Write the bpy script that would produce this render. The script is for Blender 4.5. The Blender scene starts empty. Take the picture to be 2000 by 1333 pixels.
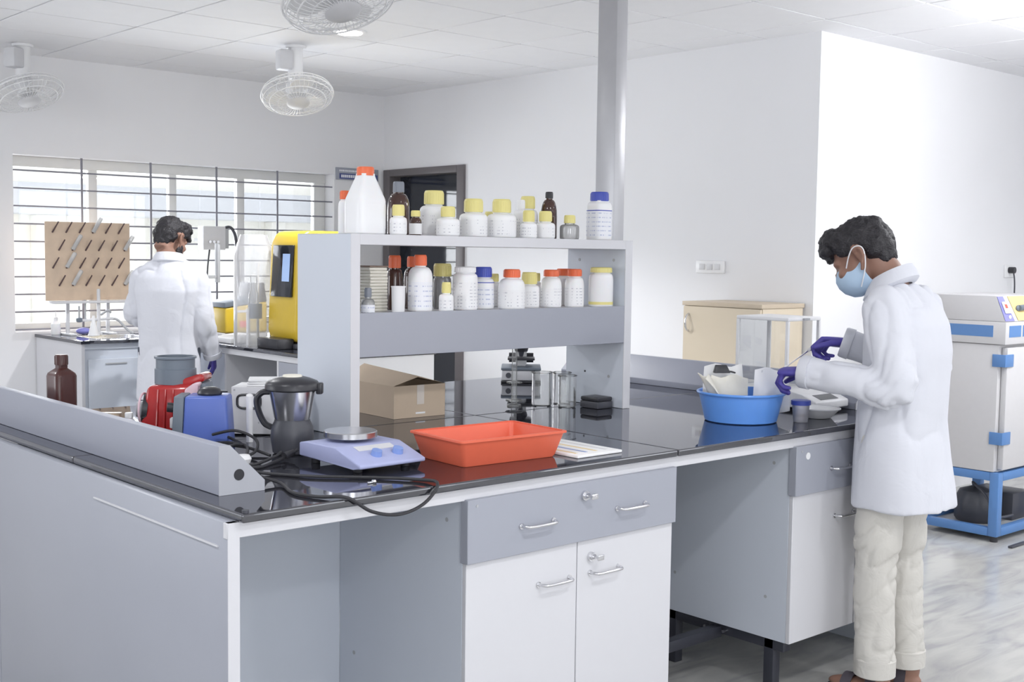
import bpy, bmesh, math, random
from mathutils import Vector, Matrix, noise
random.seed(7)
R = math.radians
scene = bpy.context.scene
col = scene.collection

# ------------------------------------------------------------------ camera
cam_data = bpy.data.cameras.new('camera')
cam_data.sensor_width = 36.0
cam_data.lens = 36.0 * 2353.48 / 2000.0
cam_data.clip_start = 0.05
cam = bpy.data.objects.new('camera', cam_data)
col.objects.link(cam)
_y, _p, _r = R(48.3902), R(4.1517), R(-0.77777)
_f = Vector((math.cos(_p) * math.cos(_y), math.cos(_p) * math.sin(_y), -math.sin(_p)))
_rt = Vector((math.sin(_y), -math.cos(_y), 0))
_d = _f.cross(_rt)
_r2 = _rt * math.cos(_r) + _d * math.sin(_r)
_d2 = -_rt * math.sin(_r) + _d * math.cos(_r)
_m = Matrix((_r2, -_d2, -_f)).transposed().to_4x4()
_m.translation = (0, 0, 1.4863)
cam.matrix_world = _m
scene.camera = cam

# ------------------------------------------------------------------ world, lights, exposure
world = bpy.data.worlds.new('world')
scene.world = world
world.use_nodes = True
_bg = world.node_tree.nodes['Background']
_bg.inputs[0].default_value = (0.93, 0.96, 1.0, 1)
_bg.inputs[1].default_value = 1.6
vs = scene.view_settings
vs.view_transform = 'Standard'
vs.look = 'None'
vs.gamma = 1.0
vs.use_curve_mapping = False
vs.exposure = 0.20


def area_light(name, loc, rot, sx, sy, power, color=(1, 1, 1)):
    l = bpy.data.lights.new(name, 'AREA')
    l.shape = 'RECTANGLE'
    l.size, l.size_y = sx, sy
    l.energy = power
    l.color = color
    o = bpy.data.objects.new(name, l)
    o.location = loc
    o.rotation_euler = rot
    col.objects.link(o)
    return o


# daylight entering through the row of windows in the wall behind the camera
for _x, _pw in ((-0.6, 34), (2.2, 2.5), (5.0, 5), (7.6, 12)):
    area_light('window_daylight', (_x, -2.38, 1.65), (R(90), 0, 0), 2.0, 1.5, _pw, (0.95, 0.97, 1.0))
# daylight entering through the barred window in the far wall
area_light('window_daylight', (4.0, 8.26, 1.5), (R(-90), 0, 0), 2.3, 1.1, 80, (0.95, 0.97, 1.0))
# daylight entering through the window in the left wall
area_light('window_daylight', (-2.88, 6.6, 1.6), (R(90), 0, R(-90)), 2.2, 1.4, 38, (0.93, 0.96, 1.0))
area_light('window_daylight', (-2.88, -0.6, 1.6), (R(90), 0, R(-90)), 2.4, 1.4, 9, (0.93, 0.96, 1.0))


# ------------------------------------------------------------------ materials
def new_mat(name):
    m = bpy.data.materials.new(name)
    m.use_nodes = True
    return m, m.node_tree.nodes, m.node_tree.links, m.node_tree.nodes['Principled BSDF']


def mat(name, color, rough=0.5, metal=0.0, spec=0.5, var=0.04, scale=30.0, bump=0.0, ior=None, trans=0.0, alpha=None, emit=None, estr=0.0, coat=0.0, sss=0.0):
    """Principled material whose colour is varied a little by procedural noise."""
    m, n, l, b = new_mat(name)
    tc = n.new('ShaderNodeTexCoord')
    nz = n.new('ShaderNodeTexNoise')
    nz.inputs['Scale'].default_value = scale
    nz.inputs['Detail'].default_value = 4
    l.new(tc.outputs['Object'], nz.inputs['Vector'])
    mx = n.new('ShaderNodeMixRGB')
    mx.inputs[1].default_value = (*[max(0, c * (1 - var)) for c in color], 1)
    mx.inputs[2].default_value = (*[min(1, c * (1 + var)) for c in color], 1)
    l.new(nz.outputs['Fac'], mx.inputs[0])
    l.new(mx.outputs[0], b.inputs['Base Color'])
    b.inputs['Roughness'].default_value = rough
    b.inputs['Metallic'].default_value = metal
    b.inputs['Specular IOR Level'].default_value = spec
    if ior: b.inputs['IOR'].default_value = ior
    if trans: b.inputs['Transmission Weight'].default_value = trans
    if coat: b.inputs['Coat Weight'].default_value = coat
    if alpha is not None: b.inputs['Alpha'].default_value = alpha
    if sss:
        b.inputs['Subsurface Weight'].default_value = sss
        b.inputs['Subsurface Radius'].default_value = (0.02, 0.01, 0.006)
    if emit:
        b.inputs['Emission Color'].default_value = (*emit, 1)
        b.inputs['Emission Strength'].default_value = estr
    if bump:
        bp = n.new('ShaderNodeBump')
        bp.inputs['Strength'].default_value = bump
        bp.inputs['Distance'].default_value = 0.01
        l.new(nz.outputs['Fac'], bp.inputs['Height'])
        l.new(bp.outputs[0], b.inputs['Normal'])
    return m


def clear_mat(name, tint=(1, 1, 1), rough=0.02, refl=0.12, op=0.0, opcol=(1, 1, 1), ior=1.5):
    """Thin clear glass or plastic: mostly see-through, reflects more at grazing angles."""
    m, n, l, b = new_mat(name)
    n.remove(b)
    out = n['Material Output']
    tr = n.new('ShaderNodeBsdfTransparent'); tr.inputs[0].default_value = (*tint, 1)
    gl = n.new('ShaderNodeBsdfGlossy'); gl.inputs['Roughness'].default_value = rough
    fr = n.new('ShaderNodeFresnel'); fr.inputs[0].default_value = ior
    ad = n.new('ShaderNodeMath'); ad.operation = 'ADD'; ad.inputs[1].default_value = refl - 0.04
    ad.use_clamp = True
    l.new(fr.outputs[0], ad.inputs[0])
    mx = n.new('ShaderNodeMixShader')
    l.new(ad.outputs[0], mx.inputs[0]); l.new(tr.outputs[0], mx.inputs[1]); l.new(gl.outputs[0], mx.inputs[2])
    last = mx
    if op > 0:
        df = n.new('ShaderNodeBsdfDiffuse'); df.inputs[0].default_value = (*opcol, 1)
        m2 = n.new('ShaderNodeMixShader'); m2.inputs[0].default_value = op
        l.new(mx.outputs[0], m2.inputs[1]); l.new(df.outputs[0], m2.inputs[2])
        last = m2
    l.new(last.outputs[0], out.inputs['Surface'])
    return m


def print_mat(name, paper, ink, pitch=0.007, density=0.5, frac=0.42):
    """Label paper with lines of small print."""
    m, n, l, b = new_mat(name)
    tc = n.new('ShaderNodeTexCoord')
    sp = n.new('ShaderNodeSeparateXYZ'); l.new(tc.outputs['Object'], sp.inputs[0])
    dv = n.new('ShaderNodeMath'); dv.operation = 'DIVIDE'; dv.inputs[1].default_value = pitch
    l.new(sp.outputs['Z'], dv.inputs[0])
    fr = n.new('ShaderNodeMath'); fr.operation = 'FRACT'; l.new(dv.outputs[0], fr.inputs[0])
    lt = n.new('ShaderNodeMath'); lt.operation = 'LESS_THAN'; lt.inputs[1].default_value = frac
    l.new(fr.outputs[0], lt.inputs[0])
    mp = n.new('ShaderNodeMapping'); mp.inputs['Scale'].default_value = (160, 160, 12)
    l.new(tc.outputs['Object'], mp.inputs[0])
    nz = n.new('ShaderNodeTexNoise'); nz.inputs['Scale'].default_value = 1.0
    l.new(mp.outputs[0], nz.inputs['Vector'])
    gt = n.new('ShaderNodeMath'); gt.operation = 'GREATER_THAN'; gt.inputs[1].default_value = density
    l.new(nz.outputs['Fac'], gt.inputs[0])
    ml = n.new('ShaderNodeMath'); ml.operation = 'MULTIPLY'
    l.new(lt.outputs[0], ml.inputs[0]); l.new(gt.outputs[0], ml.inputs[1])
    mx = n.new('ShaderNodeMixRGB')
    mx.inputs[1].default_value = (*paper, 1); mx.inputs[2].default_value = (*ink, 1)
    l.new(ml.outputs[0], mx.inputs[0]); l.new(mx.outputs[0], b.inputs['Base Color'])
    b.inputs['Roughness'].default_value = 0.6
    return m


def floor_mat():
    """Polished grey marbled stone."""
    m, n, l, b = new_mat('floor_stone')
    tc = n.new('ShaderNodeTexCoord')
    mp = n.new('ShaderNodeMapping'); mp.inputs['Scale'].default_value = (0.7, 2.6, 1); mp.inputs['Rotation'].default_value = (0, 0, R(-35))
    l.new(tc.outputs['Object'], mp.inputs[0])
    nz = n.new('ShaderNodeTexNoise'); nz.inputs['Scale'].default_value = 3.2; nz.inputs['Detail'].default_value = 9; nz.inputs['Distortion'].default_value = 1.4
    l.new(mp.outputs[0], nz.inputs['Vector'])
    cr = n.new('ShaderNodeValToRGB')
    e = cr.color_ramp.elements
    e[0].position, e[0].color = 0.34, (0.40, 0.40, 0.40, 1)
    e[1].position, e[1].color = 0.62, (0.55, 0.545, 0.52, 1)
    x = e.new(0.46); x.color = (0.48, 0.475, 0.46, 1)
    l.new(nz.outputs['Fac'], cr.inputs[0]); l.new(cr.outputs[0], b.inputs['Base Color'])
    b.inputs['Roughness'].default_value = 0.16
    return m


def granite_mat():
    """Polished black granite: dark speckled body under a strong clear reflection."""
    m, n, l, b = new_mat('black_granite')
    n.remove(b)
    tc = n.new('ShaderNodeTexCoord')
    nz = n.new('ShaderNodeTexNoise'); nz.inputs['Scale'].default_value = 320
    l.new(tc.outputs['Object'], nz.inputs['Vector'])
    cr = n.new('ShaderNodeValToRGB')
    cr.color_ramp.elements[0].color = (0.010, 0.010, 0.014, 1)
    cr.color_ramp.elements[1].color = (0.035, 0.035, 0.042, 1)
    l.new(nz.outputs['Fac'], cr.inputs[0])
    df = n.new('ShaderNodeBsdfDiffuse'); l.new(cr.outputs[0], df.inputs[0])
    gl = n.new('ShaderNodeBsdfGlossy'); gl.inputs['Roughness'].default_value = 0.03
    gl.inputs[0].default_value = (0.95, 0.96, 1.0, 1)
    fr = n.new('ShaderNodeFresnel'); fr.inputs[0].default_value = 2.3
    mx = n.new('ShaderNodeMixShader')
    l.new(fr.outputs[0], mx.inputs[0]); l.new(df.outputs[0], mx.inputs[1]); l.new(gl.outputs[0], mx.inputs[2])
    l.new(mx.outputs[0], n['Material Output'].inputs['Surface'])
    return m


def cloth_mat(name, color, rough=0.85, scale=9.0, strength=0.18):
    m, n, l, b = new_mat(name)
    tc = n.new('ShaderNodeTexCoord')
    nz = n.new('ShaderNodeTexNoise'); nz.inputs['Scale'].default_value = scale; nz.inputs['Detail'].default_value = 3; nz.inputs['Distortion'].default_value = 0.8
    l.new(tc.outputs['Object'], nz.inputs['Vector'])
    bp = n.new('ShaderNodeBump'); bp.inputs['Strength'].default_value = strength; bp.inputs['Distance'].default_value = 0.03
    l.new(nz.outputs['Fac'], bp.inputs['Height']); l.new(bp.outputs[0], b.inputs['Normal'])
    mx = n.new('ShaderNodeMixRGB')
    mx.inputs[1].default_value = (*[c * 0.97 for c in color], 1); mx.inputs[2].default_value = (*color, 1)
    l.new(nz.outputs['Fac'], mx.inputs[0]); l.new(mx.outputs[0], b.inputs['Base Color'])
    b.inputs['Roughness'].default_value = rough
    b.inputs['Specular IOR Level'].default_value = 0.2
    return m


M = {
    'wall': mat('wall_paint', (0.83, 0.83, 0.85), 0.7, var=0.015, scale=3),
    'ceiling': mat('ceiling_board', (0.86, 0.86, 0.88), 0.8, var=0.02, scale=8),
    'grid': mat('ceiling_grid', (0.62, 0.62, 0.66), 0.5),
    'white_lam': mat('white_laminate', (0.66, 0.66, 0.69), 0.35, var=0.01),
    'grey_lam': mat('grey_laminate', (0.355, 0.37, 0.425), 0.38, var=0.02, scale=6),
    'panel': mat('pale_grey_panel', (0.62, 0.66, 0.73), 0.45, var=0.02, scale=5),
    'duct': mat('duct_paint', (0.31, 0.325, 0.39), 0.45, var=0.02, scale=5),
    'granite': granite_mat(),
    'endplate': mat('duct_end_paint', (0.42, 0.43, 0.47), 0.45, var=0.02),
    'steel': mat('brushed_steel', (0.72, 0.72, 0.74), 0.22, 1.0, var=0.05, scale=60),
    'column': mat('column_steel', (0.50, 0.50, 0.52), 0.34, 0.3, var=0.06, scale=12),
    'black_steel': mat('black_steel', (0.035, 0.037, 0.05), 0.45, var=0.1),
    'black': mat('black_plastic', (0.028, 0.028, 0.034), 0.35),
    'dark': mat('dark_grey_plastic', (0.06, 0.062, 0.075), 0.4),
    'rubber': mat('black_rubber', (0.025, 0.025, 0.03), 0.6),
    'grey': mat('grey_plastic', (0.42, 0.43, 0.45), 0.45),
    'ltgrey': mat('light_grey_plastic', (0.66, 0.66, 0.68), 0.45),
    'white': mat('white_plastic', (0.86, 0.86, 0.87), 0.35, var=0.01),
    'hdpe': mat('milky_plastic', (0.86, 0.86, 0.87), 0.42, var=0.015, sss=0.15),
    'yellowcap': mat('yellow_plastic', (0.78, 0.70, 0.27), 0.4),
    'orangecap': mat('orange_plastic', (0.82, 0.16, 0.06), 0.4),
    'bluecap': mat('blue_plastic', (0.06, 0.09, 0.45), 0.4),
    'greycap': mat('grey_cap_plastic', (0.22, 0.24, 0.28), 0.4),
    'amber': mat('amber_glass', (0.06, 0.025, 0.018), 0.08, ior=1.5, coat=0.5),
    'brownplastic': mat('brown_plastic', (0.075, 0.025, 0.022), 0.3, coat=0.2),
    'red': mat('red_plastic', (0.42, 0.02, 0.02), 0.22, coat=0.4),
    'pink': mat('pale_pink_plastic', (0.72, 0.52, 0.58), 0.4),
    'blue_body': mat('blue_plastic_housing', (0.10, 0.16, 0.50), 0.35),
    'slate': mat('slate_plastic', (0.16, 0.19, 0.23), 0.45),
    'lavender': mat('lavender_enamel', (0.40, 0.43, 0.66), 0.4),
    'knobblue': mat('knob_blue', (0.22, 0.32, 0.66), 0.4),
    'tray': mat('orange_red_plastic', (0.78, 0.15, 0.08), 0.38),
    'tub': mat('translucent_blue_plastic', (0.13, 0.33, 0.82), 0.3, sss=0.1),
    'card': mat('cardboard', (0.55, 0.44, 0.33), 0.8, var=0.06, scale=14),
    'cardin': mat('cardboard_edge', (0.28, 0.21, 0.17), 0.85),
    'tape': mat('clear_tape', (0.66, 0.60, 0.54), 0.12),
    'paper': mat('cream_paper', (0.80, 0.77, 0.68), 0.8, var=0.05, scale=25, bump=0.2),
    'whitepaper': mat('white_paper', (0.86, 0.86, 0.86), 0.75),
    'glass': clear_mat('clear_glass', (0.97, 0.98, 0.98), 0.02, 0.14),
    'beaker': clear_mat('beaker_glass', (0.97, 0.98, 0.98), 0.03, 0.06, op=0.12, opcol=(0.92, 0.92, 0.9), ior=1.35),
    'drytube': clear_mat('drying_tube_glass', (0.95, 0.95, 0.95), 0.1, 0.08, op=0.55, opcol=(0.85, 0.85, 0.85), ior=1.3),
    'pane': clear_mat('window_glass', (0.98, 0.99, 1.0), 0.01, 0.06),
    'film': clear_mat('clear_plastic_cover', (0.98, 0.98, 0.99), 0.2, 0.05, op=0.30, opcol=(0.88, 0.89, 0.92), ior=1.2),
    'clearbottle': clear_mat('clear_bottle_plastic', (0.9, 0.9, 0.9), 0.05, 0.15, op=0.35, opcol=(0.55, 0.55, 0.55)),
    'cup': clear_mat('frosted_cup_plastic', (0.9, 0.9, 0.95), 0.2, 0.12, op=0.3, opcol=(0.8, 0.8, 0.86)),
    'shield': clear_mat('draught_shield_glass', (0.985, 0.99, 0.985), 0.02, 0.05),
    'brownpowder': mat('brown_powder', (0.16, 0.08, 0.05), 0.9),
    'alu': mat('window_aluminium', (0.70, 0.70, 0.68), 0.4, var=0.02),
    'bar': mat('grille_steel', (0.22, 0.22, 0.26), 0.5),
    'doorframe': mat('brown_door_frame', (0.155, 0.14, 0.145), 0.5, var=0.06, scale=5),
    'doorglass': mat('dark_door_glass', (0.022, 0.026, 0.036), 0.06, coat=0.2),
    'beige': mat('beige_laminate', (0.66, 0.57, 0.44), 0.5, var=0.04, scale=4),
    'beigedge': mat('beige_edge', (0.55, 0.46, 0.35), 0.5),
    'steelblue': mat('blue_painted_steel', (0.10, 0.23, 0.50), 0.4, var=0.03),
    'machine': mat('machine_paint', (0.60, 0.59, 0.60), 0.4, var=0.02),
    'yellow': mat('yellow_housing', (0.66, 0.46, 0.04), 0.35, var=0.03),
    'panelyellow': mat('panel_yellow', (0.80, 0.62, 0.28), 0.5),
    'panelblue': mat('panel_violet_blue', (0.25, 0.25, 0.62), 0.5),
    'screen': mat('display_glass', (0.015, 0.018, 0.025), 0.1),
    'screenlit': mat('display_lit', (0.25, 0.36, 0.58), 0.25, emit=(0.35, 0.5, 0.8), estr=0.35),
    'redprint': mat('red_print', (0.75, 0.12, 0.08), 0.6),
    'pegboard': mat('peg_board_laminate', (0.68, 0.53, 0.40), 0.6, var=0.2, scale=11),
    'peg': mat('dark_peg', (0.10, 0.06, 0.06), 0.5),
    'signgrey': mat('sign_grey', (0.34, 0.36, 0.42), 0.5),
    'signblue': mat('sign_blue', (0.08, 0.10, 0.28), 0.5),
    'signtext': mat('sign_white', (0.85, 0.85, 0.9), 0.5),
    'skin': mat('skin', (0.30, 0.165, 0.12), 0.5, var=0.08, scale=40, sss=0.12),
    'hair': mat('black_hair', (0.018, 0.016, 0.02), 0.45, var=0.5, scale=150, bump=0.6),
    'glove': mat('violet_glove_rubber', (0.075, 0.06, 0.33), 0.5, var=0.12, scale=60, bump=0.15),
    'mask': mat('surgical_mask_fabric', (0.50, 0.66, 0.84), 0.8, var=0.04, scale=50),
    'maskloop': mat('white_elastic', (0.85, 0.85, 0.87), 0.7),
    'coat': cloth_mat('white_coat_cotton', (0.67, 0.68, 0.735)),
    'coatseam': mat('coat_seam', (0.70, 0.70, 0.76), 0.8),
    'trouser': cloth_mat('cream_trouser_cotton', (0.62, 0.60, 0.56), scale=13, strength=0.3),
    'darktrouser': cloth_mat('dark_trouser_cotton', (0.10, 0.11, 0.14)),
    'sandal': mat('dark_sandal', (0.07, 0.06, 0.075), 0.6),
    'floor': floor_mat(),
    'lampface': mat('lamp_diffuser', (0.9, 0.9, 0.9), 0.4, emit=(1, 0.98, 0.95), estr=12),
    'tubeface': mat('tube_phosphor', (0.9, 0.9, 0.9), 0.4, emit=(0.97, 0.98, 1.0), estr=165),
    'extwall': mat('outside_plaster', (0.85, 0.83, 0.76), 0.8, var=0.03, scale=2),
    'extgrey': mat('outside_grey_plaster', (0.55, 0.56, 0.58), 0.8, var=0.04, scale=2),
    'label': print_mat('printed_label', (0.84, 0.84, 0.85), (0.5, 0.5, 0.55), .011, .56, .25),
    'label_blue': print_mat('printed_label_blue', (0.82, 0.83, 0.87), (0.5, 0.53, 0.68), 0.016, 0.52, 0.25),
    'poster': print_mat('printed_sheet', (0.84, 0.84, 0.82), (0.42, 0.52, 0.62), 0.01, 0.5, 0.5),
}


# ------------------------------------------------------------------ mesh helpers
class MB:
    """Collects shapes and links them as one mesh object."""

    def __init__(self):
        self.v, self.f = [], []

    def add(self, verts, faces):
        o = len(self.v)
        self.v += [tuple(p) for p in verts]
        self.f += [tuple(i + o for i in q) for q in faces]
        return self

    def _bm(self, bm, mtx=None):
        bm.verts.index_update()
        vs_ = [(mtx @ v.co) if mtx else v.co.copy() for v in bm.verts]
        self.add(vs_, [[v.index for v in f.verts] for f in bm.faces])
        bm.free()
        return self

    def box(self, x0, x1, y0, y1, z0, z1, bev=0.0, seg=2, mtx=None):
        bm = bmesh.new()
        bmesh.ops.create_cube(bm, size=1.0)
        for v in bm.verts:
            v.co = Vector(((x0 + x1) / 2 + v.co.x * (x1 - x0), (y0 + y1) / 2 + v.co.y * (y1 - y0), (z0 + z1) / 2 + v.co.z * (z1 - z0)))
        if bev > 0:
            bmesh.ops.bevel(bm, geom=bm.edges[:], offset=bev, segments=seg, affect='EDGES', profile=0.5)
        return self._bm(bm, mtx)

    def hexa(self, bottom, top, bev=0.0):
        bm = bmesh.new()
        b = [bm.verts.new(p) for p in bottom]
        t = [bm.verts.new(p) for p in top]
        k = len(b)
        bm.faces.new(b[::-1]); bm.faces.new(t)
        for i in range(k):
            bm.faces.new((b[i], b[(i + 1) % k], t[(i + 1) % k], t[i]))
        if bev > 0:
            bmesh.ops.bevel(bm, geom=bm.edges[:], offset=bev, segments=3, affect='EDGES', profile=0.5)
        return self._bm(bm)

    def prism(self, poly, axis, a, b, bev=0.0):
        """poly: 2-D outline in the plane normal to axis ('x','y','z')."""
        def P(q, t):
            return {'x': (t, q[0], q[1]), 'y': (q[0], t, q[1]), 'z': (q[0], q[1], t)}[axis]
        return self.hexa([P(q, a) for q in poly], [P(q, b) for q in poly], bev)

    def rings(self, rings, cap0=True, cap1=True, close=False):
        n = len(rings[0])
        vs_, fs = [], []
        for r in rings:
            vs_ += [tuple(p) for p in r]
        m = len(rings)
        for i in range(m if close else m - 1):
            j = (i + 1) % m
            for k in range(n):
                k2 = (k + 1) % n
                fs.append((i * n + k, i * n + k2, j * n + k2, j * n + k))
        if not close:
            if cap0: fs.append(tuple(range(n))[::-1])
            if cap1: fs.append(tuple(range((m - 1) * n, m * n)))
        return self.add(vs_, fs)

    def lathe(self, prof, n=28, c=(0, 0), sx=1.0, sy=1.0, p=2.0, cap0=True, cap1=True):
        """prof: (radius, z) list; p > 2 makes the section squarer."""
        rs = []
        for r, z in prof:
            ring = []
            for k in range(n):
                t = 2 * math.pi * (k + 0.5) / n
                ct, st = math.cos(t), math.sin(t)
                g = (abs(ct) ** p + abs(st) ** p) ** (-1.0 / p)
                ring.append((c[0] + r * sx * g * ct, c[1] + r * sy * g * st, z))
            rs.append(ring)
        return self.rings(rs, cap0, cap1)

    def cyl(self, p0, p1, r0, r1=None, n=20):
        return self.tube([p0, p1], [r0, r0 if r1 is None else r1], n)

    def tube(self, pts, rad, n=10, close=False, flat=1.0, up=None):
        pts = [Vector(p) for p in pts]
        if not isinstance(rad, (list, tuple)): rad = [rad] * len(pts)
        m = len(pts)
        rs, prev = [], None
        for i in range(m):
            if close:
                t = pts[(i + 1) % m] - pts[i - 1]
            else:
                t = pts[min(i + 1, m - 1)] - pts[max(i - 1, 0)]
            t.normalize()
            if prev is None:
                a = Vector(up) if up else (Vector((0, 0, 1)) if abs(t.z) < 0.9 else Vector((1, 0, 0)))
                u = (a - t * a.dot(t)).normalized()
            else:
                u = (prev - t * prev.dot(t)).normalized()
            prev = u
            w = t.cross(u)
            rs.append([pts[i] + (u * math.cos(2 * math.pi * k / n) + w * math.sin(2 * math.pi * k / n) * flat) * rad[i] for k in range(n)])
        return self.rings(rs, close=close)

    def ell(self, c, r, rot=None, n=20, m=12):
        bm = bmesh.new()
        bmesh.ops.create_uvsphere(bm, u_segments=n, v_segments=m, radius=1.0)
        mt = Matrix.Translation(c) @ (rot.to_4x4() if rot else Matrix()) @ Matrix.Diagonal((*r, 1))
        return self._bm(bm, mt)

    def mesh(self, name, angle=38):
        me = bpy.data.meshes.new(name)
        me.from_pydata(self.v, [], self.f)
        bm = bmesh.new()
        bm.from_mesh(me)
        bmesh.ops.recalc_face_normals(bm, faces=bm.faces[:])
        lim = R(angle)
        for f in bm.faces: f.smooth = True
        for e in bm.edges:
            if len(e.link_faces) == 2 and e.calc_face_angle(0) > lim: e.smooth = False
        bm.to_mesh(me)
        bm.free()
        return me

    def build(self, name, material, parent=None, angle=38, label=None):
        return link_mesh(name, self.mesh(name, angle), material, parent, label)


def link_mesh(name, me, material, parent=None, label=None):
    if material and not me.materials: me.materials.append(M[material] if isinstance(material, str) else material)
    o = bpy.data.objects.new(name, me)
    col.objects.link(o)
    if parent: o.parent = parent
    if label: o['label'] = label
    return o


def tag(o, label, cat, group=None):
    o['label'] = label
    o['category'] = cat
    if group: o['group'] = group
    return o


def thing(name, label, cat, loc=(0, 0, 0), rz=0.0, group=None):
    o = bpy.data.objects.new(name, None)
    o.empty_display_size = 0.05
    o.location = loc
    o.rotation_euler = (0, 0, rz)
    col.objects.link(o)
    return tag(o, label, cat, group)


def struct(o, label=None):
    o['kind'] = 'structure'
    if label: o['label'] = label
    return o


def smooth_path(pts, sub=8):
    pts = [Vector(p) for p in pts]
    out = []
    for i in range(len(pts) - 1):
        p0, p1, p2, p3 = pts[max(i - 1, 0)], pts[i], pts[i + 1], pts[min(i + 2, len(pts) - 1)]
        for k in range(sub):
            t = k / sub
            out.append(0.5 * ((2 * p1) + (p2 - p0) * t + (2 * p0 - 5 * p1 + 4 * p2 - p3) * t * t + (-p0 + 3 * p1 - 3 * p2 + p3) * t ** 3))
    out.append(pts[-1])
    return out


def fuse(mb, name, voxel=0.008, smooth=6, disp=None, angle=60):
    """Merge overlapping closed shapes into one continuous skin."""
    me = bpy.data.meshes.new(name)
    me.from_pydata(mb.v, [], mb.f)
    bm = bmesh.new(); bm.from_mesh(me)
    bmesh.ops.recalc_face_normals(bm, faces=bm.faces[:]); bm.to_mesh(me); bm.free()
    o = bpy.data.objects.new(name, me)
    col.objects.link(o)
    r = o.modifiers.new('remesh', 'REMESH'); r.mode = 'VOXEL'; r.voxel_size = voxel
    if smooth:
        s = o.modifiers.new('smooth', 'SMOOTH'); s.factor = 0.5; s.iterations = smooth
    bpy.context.view_layer.update()
    dg = bpy.context.evaluated_depsgraph_get()
    out = bpy.data.meshes.new_from_object(o.evaluated_get(dg))
    bpy.data.objects.remove(o)
    bpy.data.meshes.remove(me)
    out.name = name
    if disp:
        nrm = [v.normal.copy() for v in out.vertices]
        for v, nn in zip(out.vertices, nrm):
            v.co = v.co + nn * disp(v.co)
    for p in out.polygons: p.use_smooth = True
    return out


# ================================================================== THE ROOM
ZC = 2.732            # ceiling height
XD, YW, YB = 5.70, 8.00, 3.90   # door wall, window wall, bright wall
struct(MB().box(-3.2, 9.4, -2.8, 8.4, -0.1, 0.0).build('floor', 'floor'), 'polished grey marbled stone floor')

# ceiling: boards laid in a grid
ceil = struct(MB().box(-3.2, 9.4, -2.8, 8.4, ZC + 0.012, ZC + 0.1).build('ceiling', 'grid'), 'white ceiling of square boards in a grid')
TX, TY = 0.62, 0.57
tile_me = MB().box(-TX / 2 + .005, TX / 2 - .005, -TY / 2 + .005, TY / 2 - .005, -0.006, 0.012, 0.003, 1).mesh('tile')
far = MB()
for i in range(-10, 11):
    for j in range(-12, 8):
        x0, y0 = 2.97 + i * TX, 3.70 + j * TY
        cx, cy = x0 + TX / 2, y0 + TY / 2
        if cx > 9.3 or cx < -3.0 or cy > 8.3 or cy < -2.7: continue
        dx = (0.748 * cx - 0.664 * cy) / max(0.1, 0.664 * cx + 0.748 * cy)
        dpt = 0.664 * cx + 0.748 * cy
        if dpt > 3.0 and abs(dx) < 0.56 and not (cx > XD + .3 and cy > YB + .3):
            o = link_mesh('tile', tile_me, 'ceiling', ceil)
            o.location = (cx, cy, ZC)
        else:
            far.box(cx - TX / 2 + .005, cx + TX / 2 - .005, cy - TY / 2 + .005, cy + TY / 2 - .005, ZC - 0.006, ZC + 0.012)
fo = far.build('tile', 'ceiling', ceil)
fo['kind'] = 'stuff'

# window wall with its opening
WX0, WX1, WZ0, WZ1 = 2.78, 5.23, 0.93, 2.085
w = MB()
w.box(-3.2, WX0, YW, YW + .22, 0, ZC).box(WX1, XD + .15, YW, YW + .22, 0, ZC)
w.box(WX0, WX1, YW, YW + .22, 0, WZ0).box(WX0, WX1, YW, YW + .22, WZ1, ZC)
struct(w.build('wall_window', 'wall'), 'white painted wall around the barred window')
# door wall
DY0, DY1, DZ = 6.96, 7.98, 2.14
w = MB()
w.box(XD, XD + .15, YB, DY0, 0, ZC).box(XD, XD + .15, DY0, DY1, DZ, ZC).box(XD, XD + .15, DY1, YW, 0, ZC)
struct(w.build('wall_door', 'wall'), 'white painted wall with the dark door')
struct(MB().box(XD + .15, 9.4, YB, YB + .15, 0, ZC).build('wall_bright', 'wall'), 'brightly lit white wall behind the man in a mask')
struct(MB().box(9.2, 9.4, -2.6, YB, 0, ZC).build('wall_right', 'wall'))
# wall behind the camera, with a row of window openings
w = MB()
w.box(-3.2, 9.4, -2.8, -2.4, 0, 0.88).box(-3.2, 9.4, -2.8, -2.4, 2.42, ZC)
for a, b in ((-3.2, -1.62), (.42, 1.18), (3.22, 3.98), (6.02, 6.58), (8.62, 9.4)):
    w.box(a, b, -2.8, -2.4, .88, 2.42)
struct(w.build('wall_back', 'wall'))
w = MB()
for a, b in ((-2.6, -1.85), (.65, 5.45), (7.75, 8.2)):
    w.box(-3.2, -2.9, a, b, 0, ZC)
for a, b in ((-1.85, .65), (5.45, 7.75)):
    w.box(-3.2, -2.9, a, b, 0, .88).box(-3.2, -2.9, a, b, 2.32, ZC)
struct(w.build('wall_left', 'wall'))

# the barred window
win = struct(MB().box(WX0, WX1, YW + .10, YW + .215, WZ0 - .03, WZ0 + .012, .004).build('window_1', 'white'), 'wide window with dark steel grille bars')
for a, b in ((WX0, WX0 + .04), (3.33, 3.39), (3.92, 3.975), (4.46, 4.52), (WX1 - .1, WX1)):
    MB().box(a, b, YW + .13, YW + .18, WZ0 + .012, WZ1, .004).build('mullion', 'alu', win)
MB().box(WX0, WX1, YW + .125, YW + .185, WZ1 - .07, WZ1, .004).build('frame_rail', 'alu', win)
MB().box(WX0, WX1, YW + .125, YW + .185, WZ0 + .012, WZ0 + .05, .004).build('frame_rail', 'alu', win)
xs = [WX0 + .04, 3.33, 3.92, 4.46, WX1 - .1]
for a, b in zip(xs[:-1], xs[1:]):
    MB().box(a + .045, b - .003, YW + .153, YW + .158, WZ0 + .05, WZ1 - .07).build('pane', 'pane', win)
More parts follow.
